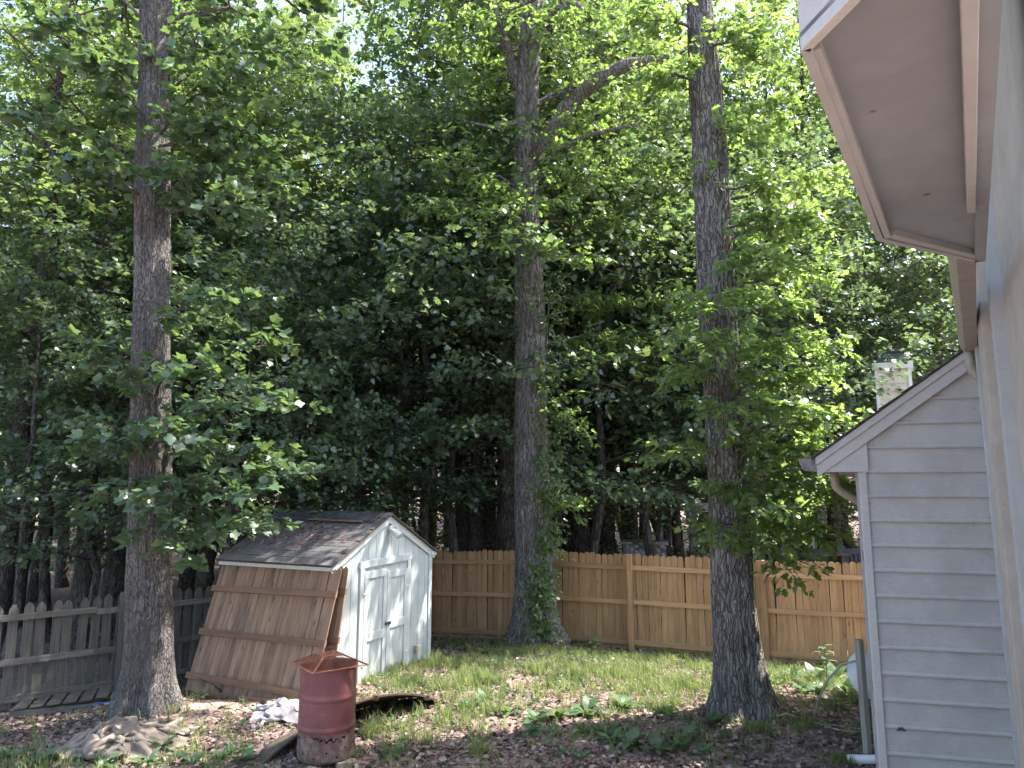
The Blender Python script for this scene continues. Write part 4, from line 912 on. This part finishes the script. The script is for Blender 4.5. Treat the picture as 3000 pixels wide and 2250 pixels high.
MB().tube([(math.cos(a) * .032, 0, hh + .04 + math.sin(a) * .032) for a in np.linspace(0, 2 * math.pi, 17)], .004, 6, False).build('ring_handle', MAT['rust'], lid, smooth=True)
MB().lathe([(.012, hh), (.012, hh + .015)], 10, caps=(True, True)).build('handle_stud', MAT['rust'], lid)

# ------------------------------------------------------------------ warped plywood sheet lying behind the drum
ply = empty('plywood_sheet', (-1.7, 8.2, .35), 0, 'warped dark plywood sheet lying tilted behind the drum', 'board')
pa, pb = GZ(770, 2238, .37), GZ(1290, 2066, .36)
pd = Vector((-.42, .90, 0))
def ply_mesh():
    V, F = [], []; nx, ny = 22, 8
    for j in range(ny):
        for i in range(nx):
            t = i / (nx - 1); s = j / (ny - 1); p = pa.lerp(pb, t) + pd * (s * (.30 + .55 * math.sin(math.pi * min(1, t * 1.0)) ** .6))
            g = gz(p.x, p.y) + .025; p.z = g + .34 * math.sin(math.pi * t ** 1.15) ** .75 * (1 - s) ** .9; V.append(p)
    for j in range(ny - 1):
        for i in range(nx - 1): o = j * nx + i; F.append((o, o + 1, o + nx + 1, o + nx))
    inv = world_m(ply).inverted(); return raw_mesh('sheet', [inv @ v for v in V], F, True), V
pm_, PV = ply_mesh(); so = link('sheet', pm_, MAT['board_dark'], ply); md = so.modifiers.new('t', 'SOLIDIFY'); md.thickness = .02
for i in (5, 12, 19): MB().quadbox(PV[i] + Vector((0, -.012, -.02)), (.07, .02, .06)).build('cleat', MAT['cedar_h'], ply, True)
mb = MB(); pts = [PV[i] + Vector((0, -.004, -.014)) for i in range(22)]
for i in range(21): mb.beam(pts[i], pts[i + 1] + (pts[i + 1] - pts[i]) * .02, .014, .022)
mb.build('edge_strip', MAT['board_dark'], ply, True)

# ------------------------------------------------------------------ tarps
def crumple(n, L, sq, hz, seed, hump, hr, steps=60, iters=14):
    """a sheet gathered up and let fall over a low heap: position-based cloth"""
    rs = np.random.RandomState(seed); u = np.linspace(-.5, .5, n); U, W = np.meshgrid(u, u); r = L / (n - 1)
    def sm(k):                                     # smooth random field
        g = rs.normal(0, 1, (k, k)); x = np.linspace(0, k - 1.001, n); i = x.astype(int); f = x - i; f = f * f * (3 - 2 * f)
        a = g[i][:, i] * (1 - f)[None] + g[i][:, i + 1] * f[None]; b = g[i + 1][:, i] * (1 - f)[None] + g[i + 1][:, i + 1] * f[None]
        return a * (1 - f)[:, None] + b * f[:, None]
    X = np.stack([U * L * sq[0] + .10 * sm(6) + .04 * sm(14), W * L * sq[1] + .10 * sm(6) + .04 * sm(14), .06 + hz * np.abs(sm(7)) + .5 * hz * np.abs(sm(15))], -1)
    def floor(Q): return hump * np.exp(-((Q[..., 0] / hr[0]) ** 2 + (Q[..., 1] / hr[1]) ** 2)) + .35 * hump * np.exp(-(((Q[..., 0] - .3 * hr[0]) / (.5 * hr[0])) ** 2 + ((Q[..., 1] + .2) / .2) ** 2))
    X[..., 2] += floor(X)
    Vv = np.zeros_like(X)
    def con(a, b, rest, k):
        d = b - a; l = np.linalg.norm(d, axis=-1, keepdims=True) + 1e-9; c = d * (.5 * k * (l - rest) / l); a += c; b -= c
    for s in range(steps):
        Vv[..., 2] -= 9.8 * .016; Vv *= .94; P0 = X.copy(); X = X + Vv * .016
        for it in range(iters):
            for o in (0, 1):
                con(X[:, o:-1:2], X[:, o + 1::2], r, 1.0)
                con(X[o:-1:2], X[o + 1::2], r, 1.0)
            for o in (0, 1):
                con(X[o:-1:2, :-1], X[o + 1::2, 1:], r * 1.4142, .5); con(X[o:-1:2, 1:], X[o + 1::2, :-1], r * 1.4142, .5)
            for o in range(4):
                a = X[:, o:-2:4]; b = X[:, o + 2::4]; k = min(a.shape[1], b.shape[1]); con(a[:, :k], b[:, :k], 2 * r, .22)
                a = X[o:-2:4]; b = X[o + 2::4]; k = min(a.shape[0], b.shape[0]); con(a[:k], b[:k], 2 * r, .22)
            fl_ = .008 + floor(X); X[..., 2] = np.maximum(X[..., 2], fl_)
        Vv = (X - P0) / .016; low = X[..., 2] < floor(X) + .014; Vv[low] *= .08
        sp = np.linalg.norm(Vv, axis=-1, keepdims=True); Vv *= np.minimum(1, 1.5 / (sp + 1e-9))
    return X
def tarp(name, label, cx, cy_, L, sq, hz, hump, hr, seed, mat):
    n = 64; X = crumple(n, L, sq, hz, seed, hump, hr).reshape(-1, 3); z0 = gz(cx, cy_)
    X[:, 2] += ground_z(X[:, 0] + cx, X[:, 1] + cy_) - z0
    i = (np.arange(n - 1)[:, None] * n + np.arange(n - 1)[None]).ravel()
    o = link(name, np_mesh(name, X, np.stack([i, i + 1, i + n + 1, i + n], 1), True), MAT[mat]); o.location = (cx, cy_, z0); tag(o, label, 'tarp')
    md = o.modifiers.new('t', 'SOLIDIFY'); md.thickness = .004; md.offset = 1; md = o.modifiers.new('s', 'SUBSURF'); md.levels = 1; md.render_levels = 1; return o
for nm, c1, c2 in (('tarp_brown', (.13, .105, .085), (.22, .185, .155)), ('tarp_grey', (.24, .21, .22), (.40, .36, .38))):
    m = NM(nm); v = m.coord((1, 1, 1)); n1 = m.noise(v, 5, 5, .6); wv = m.noise(v, 160, 2); m.bump(m.math('ADD', m.noise(v, 22, 4), m.math('MULTIPLY', wv, .2)), .35, .01); MAT[nm] = m.done(m.ramp(n1, [(.35, c1), (.65, c2)]), .75, .25)
tarp('crumpled_tarp', 'crumpled brown tarp heaped in front of the tulip tree', -4.25, 8.25, 2.1, (.46, .36), .26, .17, (.42, .30), 5, 'tarp_brown')
tarp('crumpled_tarp', 'crumpled grey tarp lying between the leaning panel and the drum', -2.78, 9.25, 1.7, (.42, .40), .24, .13, (.30, .26), 8, 'tarp_grey')

# ------------------------------------------------------------------ blue-sided pallet by the grey fence
pal = empty('wooden_pallet', (-6.85, 10.28, gz(-6.85, 10.28) + .02), math.atan2(.62, 1.15) * .78, 'flat wooden pallet with blue edge lying along the grey fence', 'pallet')
for i in range(7): MB().quadbox((.1 + i * .195, .22, .11 + rr.uniform(0, .006)), (.155, .56, .018)).build('slat', MAT['grey_v'], pal).rotation_euler = (0, R(-2), rr.normal(0, .02))
for y_ in (-.04, .22, .48): MB().quadbox((.66, y_, .05), (1.36, .035, .085)).build('stringer', MAT['grey_h'], pal)

MB().quadbox((1.16, -.062, .055), (.36, .012, .09)).build('blue_edge', MAT['blue_paint'], pal)

# ------------------------------------------------------------------ neighbour's garden behind the fence
nd = 21.0
grill = empty('outdoor_kitchen', P(1885, 1640, 18.5) * 1.0, R(-12), 'stone-faced outdoor kitchen with a pale top behind the tan fence', 'outdoor kitchen')
gb = P(1890, 1600, 18.5); grill.location = (gb.x, 18.5, 0); WM[grill.name] = Matrix.Translation((gb.x, 18.5, 0)) @ Matrix.Rotation(R(-12), 4, 'Z'); topz = P(1890, 1592, 18.5).z
m = NM('stone_veneer'); v = m.coord((1, 1, 1)); e = m.voro(v, 11, 'DISTANCE_TO_EDGE'); cc = m.voro(v, 11, 'F1', 'Color'); s_ = m.new('ShaderNodeSeparateColor'); m.l.new(cc, s_.inputs[0])
col = m.mix(m.ramp(e, [(.02, 1.0), (.06, 0.0)]), m.ramp(s_.outputs[0], [(0, (.12, .12, .14)), (.5, (.25, .25, .28)), (1, (.45, .44, .46))]), (.08, .08, .085)); m.bump(e, .6, .02); MAT['stone_veneer'] = m.done(col, .85, .2)
MB().quadbox((0, 0, topz / 2), (1.05, .75, topz)).build('base', MAT['stone_veneer'], grill)
MB().quadbox((0, 0, topz + .035), (1.16, .86, .06)).build('countertop', MAT['concrete'], grill, bevel=.01)
for i, x_ in enumerate((.08, .38)):
    MB().lathe([(.085, 0), (.085, .36), (.078, .36), (.078, .05)], 20, (x_, .05 * i, topz + .065)).build('flue_pipe', MAT['steel'] if 'steel' in MAT else MAT['dark_grey_metal'], grill, smooth=False)
# porch house
nh = empty('neighbour_house', (P(2250, 1600, 24).x, 24, 0), 0, 'grey neighbouring house with a covered porch behind the right oak', 'house')
def nbx(name, x0, x1, y0, y1, d0, d1, mat):
    a = P(x0, y1, d0); b = P(x1, y0, d0); mb = MB(); mb.quadbox(((a.x + b.x) / 2, (d0 + d1) / 2, (a.z + b.z) / 2), (b.x - a.x, d1 - d0, b.z - a.z)); return mb.build(name, MAT[mat], nh, True)
ra, rb_ = P(2005, 1470, 21.4), P(2420, 1470, 21.4); rp = [ra, rb_, P(2420, 1385, 24), P(2035, 1385, 24)]
MB().prism(rp, (0, 0, .12)).build('porch_roof', MAT['shingle'], nh, True)
nbx('porch_beam', 2015, 2420, 1474, 1500, 21.5, 21.7, 'white_trim')
for x_ in (2036, 2200): nbx('porch_post', x_ - 6, x_ + 6, 1500, 1800, 21.5, 21.65, 'grey_siding')
for i in range(11): nbx('siding_board', 2290, 2420, 1452 + i * 30, 1480.5 + i * 30, 22.6 - .01 * i, 25, 'grey_siding')
nbx('window_trim', 2372, 2381, 1490, 1610, 22.35, 22.5, 'white_trim'); nbx('window_trim', 2402, 2411, 1490, 1610, 22.35, 22.5, 'white_trim'); nbx('window_trim', 2372, 2411, 1478, 1490, 22.33, 22.5, 'white_trim')
m = NM('glass_dark'); MAT['glass_dark'] = m.done((.02, .025, .03), .08, .5); nbx('window_pane', 2381, 2402, 1490, 1610, 22.42, 22.5, 'glass_dark')
nbx('porch_door', 2064, 2100, 1545, 1800, 23.4, 23.5, 'cream_paint')
deck = empty('deck_railing', (P(2430, 1620, 19.5).x, 19.5, 0), 0, 'dark blue-grey deck railing above the tan fence by the house', 'railing')
def dbx(name, x0, x1, y0, y1, d0, d1, mat):
    a = P(x0, y1, d0); b = P(x1, y0, d0); return MB().quadbox(((a.x + b.x) / 2, (d0 + d1) / 2, (a.z + b.z) / 2), (b.x - a.x, d1 - d0, b.z - a.z)).build(name, MAT[mat], deck, True)
dbx('top_rail', 2330, 2640, 1608, 1624, 19.5, 19.62, 'slate_paint'); dbx('bottom_rail', 2340, 2640, 1672, 1682, 19.53, 19.6, 'slate_paint')
for i in range(24): dbx('baluster', 2350 + i * 12, 2354.5 + i * 12, 1624, 1672, 19.54, 19.58, 'slate_paint')
for x_ in (2342, 2470, 2600): dbx('rail_post', x_ - 6, x_ + 6, 1600, 1800, 19.45, 19.6, 'slate_paint')
tb = empty('picnic_table', P(2395, 1640, 19.0), R(8), 'weathered picnic table top showing over the tan fence', 'table'); tz = P(2395, 1622, 19.0)
tb.location = (tz.x, 18.9, 0); WM[tb.name] = Matrix.Translation((tz.x, 18.9, 0)) @ Matrix.Rotation(R(8), 4, 'Z')
for i in range(5): MB().quadbox((0, -.35 + i * .15, tz.z), (1.2, .14, .035)).build('plank', MAT['grey_h'], tb)
for sx_ in (-.5, .5): MB().quadbox((sx_, 0, tz.z / 2), (.08, .5, tz.z - .04)).build('leg', MAT['grey_h'], tb)
# chimney
chd = 15.5; cha = P(2612, 1160, chd); chb = P(2692, 1075, chd); cw = chb.x - cha.x
cx_ = (cha.x + chb.x) / 2
crh = empty('cream_house', (cx_, chd + .5, 0), R(-27), 'cream lap-sided house whose chimney with dark cap rises above the roof slope', 'house')
chim = empty('chimney', (0, 0, 0), 0, parent=crh)
for i in range(20): MB().prism([(cw / 2, -.10, i * .19), (cw / 2 + 6, -.10, i * .19), (cw / 2 + 6, -.08, i * .19 + .19), (cw / 2, -.08, i * .19 + .19)], (0, 1.2, 0)).build('siding_board', MAT['cream_paint'], crh)
MB().prism([(cw / 2 - .1, -.3, 3.78), (cw / 2 - .1, 1.4, 3.78), (cw / 2 + .1, .9, 4.5), (cw / 2 + .1, .2, 4.5)], (5, 0, 0)).build('roof', MAT['shingle'], crh)
zt = chb.z; nbd = 34
for i in range(nbd):
    hz = zt / nbd; MB().prism([(-cw / 2, -cw / 2 - .018, i * hz), (cw / 2, -cw / 2 - .018, i * hz), (cw / 2, -cw / 2, (i + 1) * hz), (-cw / 2, -cw / 2, (i + 1) * hz)], (0, cw, 0)).build('siding_board', MAT['cream_paint'], chim)
for sx_ in (-1, 1): MB().quadbox((sx_ * cw / 2, -cw / 2 - .012, zt / 2), (.07, .05, zt)).build('corner_board', MAT['white_trim'], chim)
MB().quadbox((0, 0, zt + .06), (cw + .16, cw + .16, .15)).build('crown_flashing', MAT['white_metal'], chim)
MB().prism([(-.33, -.33, zt + .135), (.33, -.33, zt + .135), (.26, -.26, zt + .38), (-.26, -.26, zt + .38)], (0, .6, 0)).build('flue_shroud', MAT['dark_grey_metal'], chim)
MB().quadbox((0, 0, zt + .40), (.62, .62, .03)).build('cap', MAT['dark_grey_metal'], chim)
# string lights
def lights(label, a, b, sag, n, seed):
    a = Vector(a); b = Vector(b); root = empty('string_light', a, 0, label, 'string lights')
    pts = [a.lerp(b, t) - Vector((0, 0, sag * 4 * t * (1 - t))) for t in np.linspace(0, 1, 25)]
    MB().tube(pts, .007, 5).build('wire', MAT['dark_grey_metal'], root, True)
    for i in range(n):
        t = (i + .7) / n; p = a.lerp(b, t) - Vector((0, 0, sag * 4 * t * (1 - t)))
        MB().lathe([(.012, -.02), (.014, -.05), (.036, -.085), (.04, -.11), (.028, -.14), (.0, -.15)], 10, p).build('bulb', MAT['plastic_white'], root, True, True)
lights('string of white bulbs hung between the dark trunks, upper line', P(1715, 1480, 19.3), P(2010, 1505, 21.4), .12, 4, 1)
lights('string of white bulbs hung between the dark trunks, lower line', P(1722, 1505, 19.3), P(2030, 1520, 21.4), .14, 4, 2)

# ------------------------------------------------------------------ creeper on the middle oak
rv = np.random.RandomState(77)
vine = empty('creeper_vine', (.5, 13.3, .3), 0, 'green creeper climbing the right side of the middle oak', 'vine')
vt = [(1600, 1880), (1580, 1800), (1575, 1740), (1590, 1650), (1605, 1560), (1618, 1450), (1610, 1350), (1606, 1240), (1600, 1100), (1604, 960), (1612, 800)]
stem = [P(x, y, 13.48) for x, y in vt]; MB().tube(stem, .012, 6).build('stem', MAT['bark_pale'], vine, True, True)
st = np.array([list(p) for p in stem]); T0 = []; TD = []; TL = []
for i in range(300):
    f = rv.uniform(0, len(st) - 1.01); k = int(f); p = st[k] + (st[k + 1] - st[k]) * (f - k); a = rv.uniform(-3.0, .3); p = p + np.array((rv.normal(.02, .10), rv.normal(0, .05), 0))
    T0.append(p); TD.append((math.cos(a) * .7 + .25, math.sin(a) * .6 - .2, rv.normal(.0, .4))); TL.append(rv.uniform(.08, .3) * (1.5 if 4 < f < 8 else 1))
lf = list(leaves_on(np.array(T0), unit(np.array(TD)), np.array(TL), 9, .10, rv, .5, .4, .03)); lf[2] = np.array((.35, -.8, .6)) + rv.normal(0, .35, (len(lf[0]), 3))
crown(vine, tuple(lf), 'creeper', 'leaf_oak', 120, 'foliage')

# ------------------------------------------------------------------ broad-leaved weeds: each a plant with leaves of its own
wl = single_leaf('dock'); wl.materials.append(MAT['leaf_weed'])
def rosette(x, y, n, size, label, up=.9, group='broad-leaved weeds', name='broadleaf_weed'):
    root = empty(name, (x, y, gz(x, y)), rv.uniform(0, 6.28), label, 'plant', group)
    for i in range(n + 3):
        a = i * 2.399 + rv.uniform(-.4, .4); el = rv.uniform(.35, 1.25) * up; s = size * .7 * rv.uniform(.5, 1.15)
        M = Matrix.Rotation(a, 4, 'Z') @ Matrix.Translation((0, .015, .02)) @ Matrix.Rotation(el, 4, 'X') @ Matrix.Rotation(rv.normal(0, .25), 4, 'Y') @ Matrix.Diagonal((s * rv.uniform(.85, 1.2), s, s * rv.uniform(.6, 1.3), 1))
        link('leaf', wl, None, root, M)
    return root
def gpx(px, py): return GZ(px, py, .34)
weeds = [(1720, 2095, 11, .42, 'largest dark dock plant on the lawn, in the shade'), (1630, 2110, 9, .30, 'dark dock plant just left of the largest one'), (1570, 2115, 8, .28, None), (1830, 2075, 7, .36, 'upright dark dock plant right of the largest one'), (1490, 2095, 7, .24, None), (1370, 2080, 7, .24, None), (1415, 2060, 6, .22, None), (1545, 2150, 7, .24, None), (1620, 2150, 6, .2, None), (1715, 2145, 6, .22, None), (1780, 2160, 8, .28, None),
         (1850, 2200, 12, .33, 'bright green dock plant in the sun at the bottom, nearest the middle'), (1930, 2215, 9, .28, None), (1790, 2185, 7, .26, None), (1990, 2205, 8, .26, None), (1960, 2100, 7, .24, None), (2090, 2130, 9, .26, 'pale dock plant at the foot of the right oak'), (2000, 2180, 9, .25, None), (2060, 2215, 7, .22, None), (1650, 2215, 5, .14, None), (1700, 2230, 5, .13, None),
         (1150, 2215, 8, .24, None), (1060, 2165, 6, .16, None), (470, 2195, 8, .24, 'dock plant beside the brown tarp'), (430, 2235, 7, .22, None), (660, 2225, 8, .24, None), (560, 2240, 7, .2, None), (720, 2240, 7, .22, None), (120, 2235, 8, .26, None), (40, 2225, 7, .2, None), (300, 2245, 7, .2, None), (1415, 1915, 8, .28, None), (1440, 1880, 7, .3, None), (1370, 1895, 6, .22, None), (1640, 1880, 6, .2, None), (1700, 1895, 7, .2, None), (1800, 1920, 6, .18, None), (1340, 1950, 6, .2, None),
         (2330, 1985, 9, .34, None), (2390, 1970, 9, .34, None), (2440, 1965, 10, .38, None), (2290, 1975, 8, .3, None), (2410, 2020, 9, .32, None), (2480, 2030, 9, .32, None), (2350, 2025, 8, .28, None), (2460, 2075, 8, .28, 'broad dark plant beside the dish cable'), (2500, 2000, 8, .3, None), (2260, 2000, 7, .26, None)]
for x, y, n, s, lab in weeds:
    p = gpx(x, y); rosette(p.x, p.y, n, s, lab or 'low broad-leaved weed growing in the yard', .95, None if lab else 'broad-leaved weeds')
# tall leafy weed near the fence at the right
for (px, py, h, lab) in ((2420, 1985, .55, 'tall leafy weed standing against the tan fence by the house'), (1735, 1885, .35, 'thin weed stalk in front of the tan fence')):
    p = gpx(px, py); root = empty('tall_weed', (p.x, p.y, gz(p.x, p.y)), 0, lab, 'plant'); MB().tube([(0, 0, 0), (.02, 0, h * .5), (.0, .02, h)], .006, 5).build('stem', MAT['leaf_weed'], root)
    for i in range(16):
        z = h * (.2 + .8 * i / 16); a = i * 2.4; link('leaf', wl, None, root, Matrix.Translation((0, 0, z)) @ Matrix.Rotation(a, 4, 'Z') @ Matrix.Rotation(.5, 4, 'X') @ Matrix.Scale(.2 - .06 * i / 16, 4))

# ------------------------------------------------------------------ grass, ground cover, litter
def yard_points(n, rs, lo=(-7.5, 7.0), hi=(6.8, 15.8)):
    x = rs.uniform(lo[0], hi[0], n); y = rs.uniform(lo[1], hi[1], n)
    s1 = (x - REAR0[0]) * REARN[0] + (y - REAR0[1]) * REARN[1]; s2_ = (x - LEFT0[0]) * LEFTN[0] + (y - LEFT0[1]) * LEFTN[1]
    k = (s1 > -.5) & (s2_ > -.5); lx = (x - A.x) * fd.x + (y - A.y) * fd.y; ly = (x - A.x) * bk.x + (y - A.y) * bk.y
    k &= ~((lx > .0) & (lx < FW) & (ly > .0) & (ly < SD)); k &= np.abs(x) < y * .78 + .3
    for cx, cy_, r in ((DX, DY, .3), (-4.55, 9.38, .36), (.42, 13.9, .5), (2.9, 9.28, .40)): k &= (x - cx) ** 2 + (y - cy_) ** 2 > r * r
    return x[k], y[k]
def nfield(x, y, s, seed): return np.array([mnoise.noise((a * s + seed, b * s, seed * .37)) for a, b in zip(x, y)])
rg = np.random.RandomState(41)
GP = [(1.4, 12.1, 3.0, 1.5, 1.0), (3.9, 11.0, 1.7, 1.1, 1.0), (-.9, 11.0, 1.1, .9, .9), (.3, 10.7, 1.8, .6, 1.0), (1.9, 11.2, 1.5, .7, .9), (-.8, 9.2, .9, .5, .7), (.6, 9.8, 1.6, .5, .7), (2.3, 10.3, 1.1, .6, .8), (4.6, 9.9, .8, .5, .5), (-3.0, 7.6, 1.4, .35, .55), (-4.8, 7.6, 1.0, .3, .5), (1.6, 8.6, 1.2, .5, .35), (-1.2, 8.3, .8, .4, .35), (-3.3, 8.7, .8, .25, .35)]
def grass_density(x, y):
    d = np.zeros_like(x)
    for cx, cy_, rx, ry, a in GP: d = np.maximum(d, a * np.exp(-(((x - cx) / rx) ** 2 + ((y - cy_) / ry) ** 2) * .9))
    return d
x, y = yard_points(23000, rg); gd_ = grass_density(x, y) * np.clip(.55 + 1.5 * nfield(x, y, 1.1, 3.3), 0, 1.3) + .03; k = rg.rand(len(x)) < gd_; x, y = x[k], y[k]
def blades(name, x, y, per, hmin, hmax, wd, spread, mat, rs, lean=.55, base_sp=.03):
    n = len(x) * per; X = np.repeat(x, per) + rs.normal(0, base_sp, n); Y = np.repeat(y, per) + rs.normal(0, base_sp, n); Z = ground_z(X, Y) - .01
    sc_ = np.repeat(rs.uniform(.6, 1.15, len(x)), per); h = rs.uniform(hmin, hmax, n) * sc_; a = rs.uniform(0, 6.283, n); ln = rs.uniform(.1, lean, n) * h
    dx, dy = np.cos(a), np.sin(a); px_, py_ = -dy * wd, dx * wd
    b = np.stack([X, Y, Z], 1); m1 = b + np.stack([dx * ln * .35, dy * ln * .35, h * .62], 1); tp = b + np.stack([dx * ln * 1.25, dy * ln * 1.25, h * .92], 1); s = np.stack([px_, py_, np.zeros(n)], 1)
    V = np.stack([b - s, b + s, m1 + s * .8, m1 - s * .8, tp], 1).reshape(-1, 3); o = (np.arange(n) * 5)[:, None]
    F = np.concatenate([o + np.array([[0, 1, 2]]), o + np.array([[0, 2, 3]]), o + np.array([[3, 2, 4]])]); 
    ob = link(name, np_mesh(name, V, F, False, np.repeat(np.repeat(rs.uniform(0, .8, len(x)), per) + rs.uniform(0, .2, n), 5)), MAT[mat]); return ob
go = blades('grass', x, y, 15, .06, .21, .0038, .03, 'leaf_grass', rg); tag(go, 'thin patchy lawn grass over the leaf litter', 'grass', kind='stuff')
# clumps of long grass that can be told apart
for i, (px, py, lab, h) in enumerate([(1275, 1950, 'long bluish grass clump at the right corner of the shed', .34), (1690, 1990, 'long grass clump left of the fence post, in the lit lawn', .30), (1560, 1975, 'long grass clump in the lit lawn below the creeper oak', .28), (1100, 2150, 'grass clump in the shade right of the drum', .22), (1390, 2200, 'yellowish grass tuft in the bare ground at the bottom', .18), (2010, 2020, 'long grass clump left of the right oak', .26), (1960, 2080, 'dark grass clump left of the right oak foot', .28), (2240, 2150, 'small grass tuft on the litter below the right oak', .18), (2360, 2130, 'grass tuft beside the cable on the litter', .18), (2460, 2230, 'dry grass tuft beside the weathered post', .2), (320, 2225, 'long grass tuft in front of the brown tarp', .2), (1200, 2010, 'bright grass clump in front of the shed', .22), (1430, 2000, 'bright grass clump between the shed and the creeper oak', .24)]):
    p = gpx(px, py); n = 16; xs_ = p.x + rg.normal(0, .09, n); ys_ = p.y + rg.normal(0, .09, n); o = blades('grass_clump', xs_, ys_, 14, h * .6, h, .0035, .03, 'leaf_grass', rg, .8, .025); tag(o, lab, 'grass clump')
# small ground cover
x, y = yard_points(55000, rg); k = rg.rand(len(x)) < (grass_density(x, y) * .8 * np.clip(.5 + 1.8 * nfield(x, y, 1.4, 9.1), 0, 1.2) + .03); x, y = x[k], y[k]; n = len(x)
a = rg.uniform(0, 6.28, n); D = np.stack([np.cos(a), np.sin(a), rg.uniform(.0, .5, n)], 1); N = np.array((0, 0, 1.0)) + rg.normal(0, .35, (n, 3))
o = link('ground_cover', leaf_mesh('ground_cover', np.stack([x, y, ground_z(x, y) + rg.uniform(.01, .06, n)], 1), D, N, rg.uniform(.03, .075, n), 'quad', rg.rand(n)), MAT['leaf_weed']); tag(o, 'small leafy ground cover scattered over the yard', 'ground cover', kind='stuff')
# leaf litter
x, y = yard_points(95000, rg); dirt = ((x + 3.55) / 1.0) ** 2 + ((y - 9.75) / .42) ** 2; k = (dirt > 1) | (rg.rand(len(x)) < .12); cl = nfield(x, y, 1.7, 5.2); k &= rg.rand(len(x)) < np.clip(.75 + 1.2 * cl, .25, 1) * (1 - .7 * np.clip(grass_density(x, y), 0, 1)); x, y = x[k], y[k]; n = len(x)
a = rg.uniform(0, 6.28, n); D = np.stack([np.cos(a), np.sin(a), rg.normal(.0, .3, n)], 1); N = np.array((0, 0, 1.0)) + rg.normal(0, .45, (n, 3))
o = link('leaf_litter', leaf_mesh('leaf_litter', np.stack([x, y, ground_z(x, y) + rg.uniform(.004, .025, n)], 1), D, N, rg.uniform(.03, .09, n), 'dry', rg.rand(n)), MAT['leaf_litter']); tag(o, 'brown fallen leaves covering the yard', 'leaf litter', kind='stuff')
# needles and leaves on the shed roof
n = 900; u = rg.uniform(.02, .95, n); v_ = rg.uniform(.1, SD, n); k = rg.rand(n) < np.clip(np.exp(-(((u - .5) / .3) ** 2 + ((v_ - 1.0) / .6) ** 2)), .1, 1); u, v_ = u[k], v_[k]; n = len(u)
xl = mid - u * mid; zl = np.array([roof_z(q) for q in xl]) + .05; wx = A.x + fd.x * xl + bk.x * v_; wy = A.y + fd.y * xl + bk.y * v_; a = rg.uniform(0, 6.28, n)
sl = math.tan(th); dl = np.stack([np.cos(a), np.sin(a), np.cos(a) * sl], 1); D = np.stack([fd.x * dl[:, 0] + bk.x * dl[:, 1], fd.y * dl[:, 0] + bk.y * dl[:, 1], dl[:, 2]], 1)
nrm = np.array((-math.sin(th) * fd.x, -math.sin(th) * fd.y, math.cos(th))); N = nrm + rg.normal(0, .2, (n, 3))
o = link('roof_litter', leaf_mesh('roof_litter', np.stack([wx, wy, zl + SZ], 1), D, N, rg.uniform(.05, .11, n), 'quad', rg.rand(n) * .7), MAT['leaf_litter']); tag(o, 'rusty dead leaves lying on the shed roof', 'leaf litter', kind='stuff')
# fallen sticks
for a_, b_, h, lab in ((gpx(650, 2040), gpx(725, 2065), .02, 'pale fallen stick lying before the leaning panel'), (gpx(660, 2020), gpx(735, 1930), .25, 'thin twig poking up in front of the leaning panel'), (gpx(1290, 2238), gpx(1390, 2205), .02, 'thin stick on the bare ground at the bottom')):
    a_ = Vector((a_.x, a_.y, gz(a_.x, a_.y) + .02)); b_ = Vector((b_.x, min(b_.y, 10.2), gz(b_.x, min(b_.y, 10.2)) + .02 + h)); md_ = (a_ + b_) / 2 + Vector((.02, 0, .03)); o = MB().tube([a_, md_, b_], [.016, .013, .006], 7).build('stick', MAT['bark_pale'], smooth=True); tag(o, lab, 'stick')
# twigs in the litter
x, y = yard_points(900, rg); mb = MB()
for a, b in zip(x, y):
    an = rg.uniform(0, 6.28); L = rg.uniform(.1, .45); z = gz(a, b) + .018; p = Vector((a, b, z)); d = Vector((math.cos(an), math.sin(an), rg.normal(0, .06))) * L
    mb.tube([p, p + d * .5 + Vector((rg.normal(0, .03), rg.normal(0, .03), .015)), p + d], [.006, .005, .002], 4, False)
o = mb.build('twig_litter', MAT['bark_pale']); tag(o, 'thin fallen twigs scattered through the leaf litter', 'twigs', kind='stuff')
